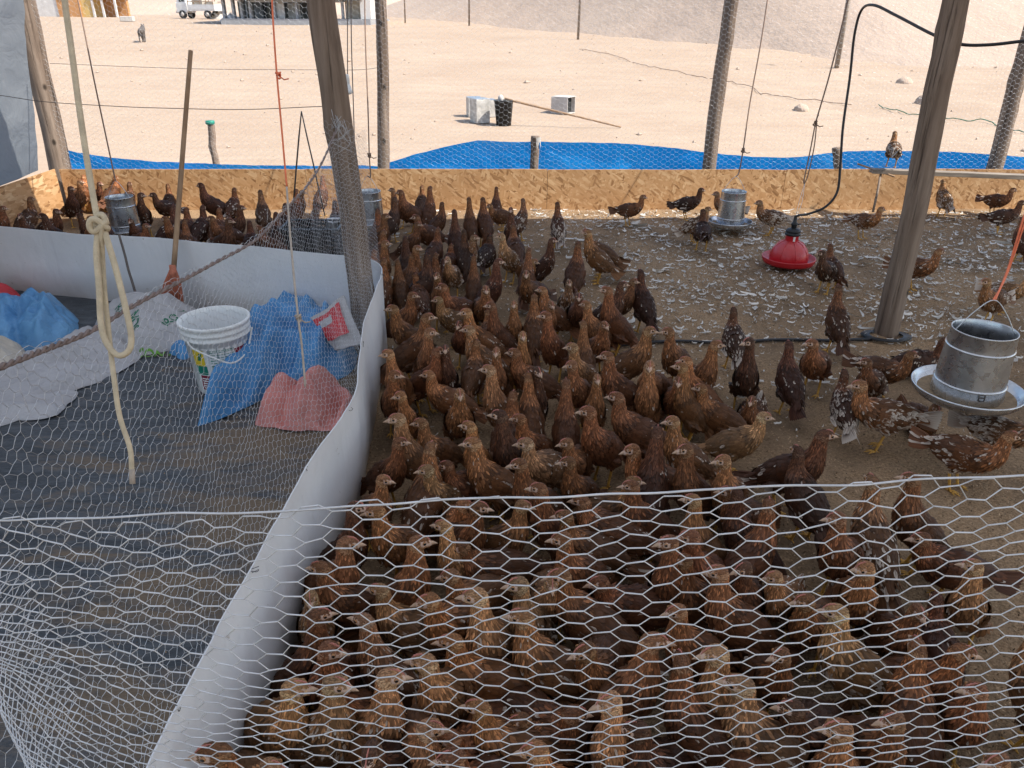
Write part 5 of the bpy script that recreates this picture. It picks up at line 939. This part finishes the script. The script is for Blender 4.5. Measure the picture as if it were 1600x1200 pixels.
for x in (-1.6, 1.3):
    for y in (-.8, .8):
        m = MB(); q = c + X3 @ (Vector((x, y, .40))*k); ax = X3 @ Vector((0, 1, 0)); m.tube([q - ax*.13*k, q + ax*.13*k], .40*k, 18); wl = m.build('wheel', M['tyre'], tr, None, False); m = MB(); m.tube([q - ax*.14*k, q + ax*.14*k], .20*k, 12); ob = m.build('rim', M['dirty_white'], wl, Vector(tr.location)); ob.location = (0, 0, 0)
# grey building
c = on_ground(465, 39); s = (c-Vector(_C)).length/FPX; gb = empty('grey_building', c); tag(gb, 'long unfinished grey building with open bays under a concrete slab', 'building')
def P_(x): return (x-465)*s
def Z_(y): return (39-y)*s
def gp(name, x0, x1, y0, y1, d0, d1, mat): m = MB(); bldg_box(m, c, P_(x0), P_(x1), d0, d1, Z_(y1), Z_(y0)); return m.build(name, M[mat], gb, None, False)
gp('plinth', 364, 566, 31.5, 44, -.4, 9, 'concrete'); gp('slab', 362, 556, -6, 8.5, -.7, 9, 'concrete'); gp('upper_wall', 368, 556, -50, -6.2, 0, 8.5, 'concrete'); gp('back_wall', 366, 470, 8.7, 31.3, 5.0, 5.3, 'concrete'); gp('end_wall', 552, 566, -60, 31.3, 0, 8, 'pale_wall')
for x in (365, 378, 389, 401, 434, 464, 487, 526): gp('column', x, x+2.6, 8.7, 31.3, 0, .5, 'concrete')
gp('partition_wall', 404, 432, 12, 31.3, 3.0, 3.2, 'glass'); gp('white_panel', 436, 446, 9, 31.3, .6, .8, 'pale_wall'); gp('white_panel', 446.3, 463, 12, 31.3, 1.6, 1.8, 'pale_wall'); gp('brown_wall', 528, 551, 8.7, 31.3, 1.0, 1.3, 'beige_sack'); gp('dark_door', 379.6, 388.6, 10, 31.3, 1.2, 1.4, 'glass'); gp('dark_door', 391.8, 400.6, 9, 31.3, 1.2, 1.4, 'glass')
gp('lintel', 404, 526, 8.7, 11.5, .05, .4, 'concrete')
# far hill behind the house, utility poles
m = MB(); m.grid(lambda u, v: (-420+340*u + 60*v, 330+120*v, zg(0, 300)-1 + 26*v*smooth((1-u)*6.5)*(1+.5*fbm(u*5, v*2)) + 1.0*fbm(u*20, v*9)*v), 60, 14); tag(m.build('far_hill', M['hill']), 'pale hill beyond the house and the truck', 'hill', None, 'structure')
for px, py, top, r_, lab in ((733, 40, -40, .07, 'slim far pole at the foot of the hill, nearest the straight pole'), (903, 62, -30, .06, 'slim far pole standing on the sand below the hill'), (633, 36, -40, .06, 'thin far pole under the patch of sky'), ):
    a = on_ground(px, py); d = math.hypot(a.x, a.y); b = a + Vector((.02*d/10, 0, 5.5)); m = MB(); m.tube([a - Vector((0, 0, .2)), b], [r_, r_*.8], 8); tag(m.build('utility_pole', M['plank'], None, a), lab, 'pole')
a = on_ground(1307, 106); m = MB(); b = Vector(atY(1336, -60, a.y)); m.tube([a - Vector((0, 0, .2)), b], [.075, .065], 8); tag(m.build('utility_pole', M['plank'], None, a), 'greyish pole out on the sand, seen behind the drinker cord', 'pole')
# hoses and stones on the sand
def ground_line(pts, r_, mat, label, name='garden_hose', cat='hose'):
    P = [on_ground(*p) + Vector((0, 0, r_)) for p in pts]; P = spline(P, 60); P = [Vector((p.x, p.y, zg(p.x, p.y)+r_*.8+.022)) for p in P]; m = MB(); m.tube(P, r_, 6); tag(m.build(name, M[mat], None, P[0]), label, cat)
ground_line([(1372, 167), (1400, 174), (1440, 182), (1500, 190), (1550, 194), (1610, 214), (1680, 226)], .009, 'green_ink', 'thin green hose lying across the sand behind the grey pole')
ground_line([(905, 78), (960, 88), (1010, 104), (1070, 117), (1120, 124), (1175, 138), (1218, 152), (1330, 166)], .008, 'twine', 'brown line trailing over the sand towards the hill', 'sand_line', 'line')
hr = random.Random(6); m = MB()
for k in range(420):
    Y = 9 + 45*hr.random()**1.5; x = hr.uniform(-.72, .72)*Y; r_ = hr.lognormvariate(-3.9, .5)*(1 if Y < 20 else 1.6); p = Vector((x, Y, zg(x, Y)+r_*.2)); a = [hr.uniform(.6, 1.3) for _ in range(6)]
    m.add([p+Vector((r_*a[0], 0, 0)), p+Vector((0, r_*a[1], 0)), p-Vector((r_*a[2], 0, 0)), p-Vector((0, r_*a[3], 0)), p+Vector((0, 0, r_*a[4]*.7)), p-Vector((0, 0, r_*.5))], [(0, 1, 4), (1, 2, 4), (2, 3, 4), (3, 0, 4), (1, 0, 5), (2, 1, 5), (3, 2, 5), (0, 3, 5)])
tag(m.build('pebbles', M['hill'], smooth=False), 'small stones strewn over the sand', 'pebbles', None, 'stuff')
for px, py, r_, lab in ((1253, 172, .16, 'round stone on the sand left of the grey pole'), (1413, 131, .22, 'stone by a low ridge of sand near the hill'), (1448, 160, .25, 'stone half sunk in churned sand beyond the grey pole')):
    c = on_ground(px, py); m = MB(); b5 = MB(); b5.ball((0, 0, 0), (r_, r_*.8, r_*.7), 12, 8); m.add([c + Vector(v)*(1+.25*noise.noise(Vector(v)*9)) for v in b5.V], b5.Fc); tag(m.build('stone', M['hill'], None, c), lab, 'stone')
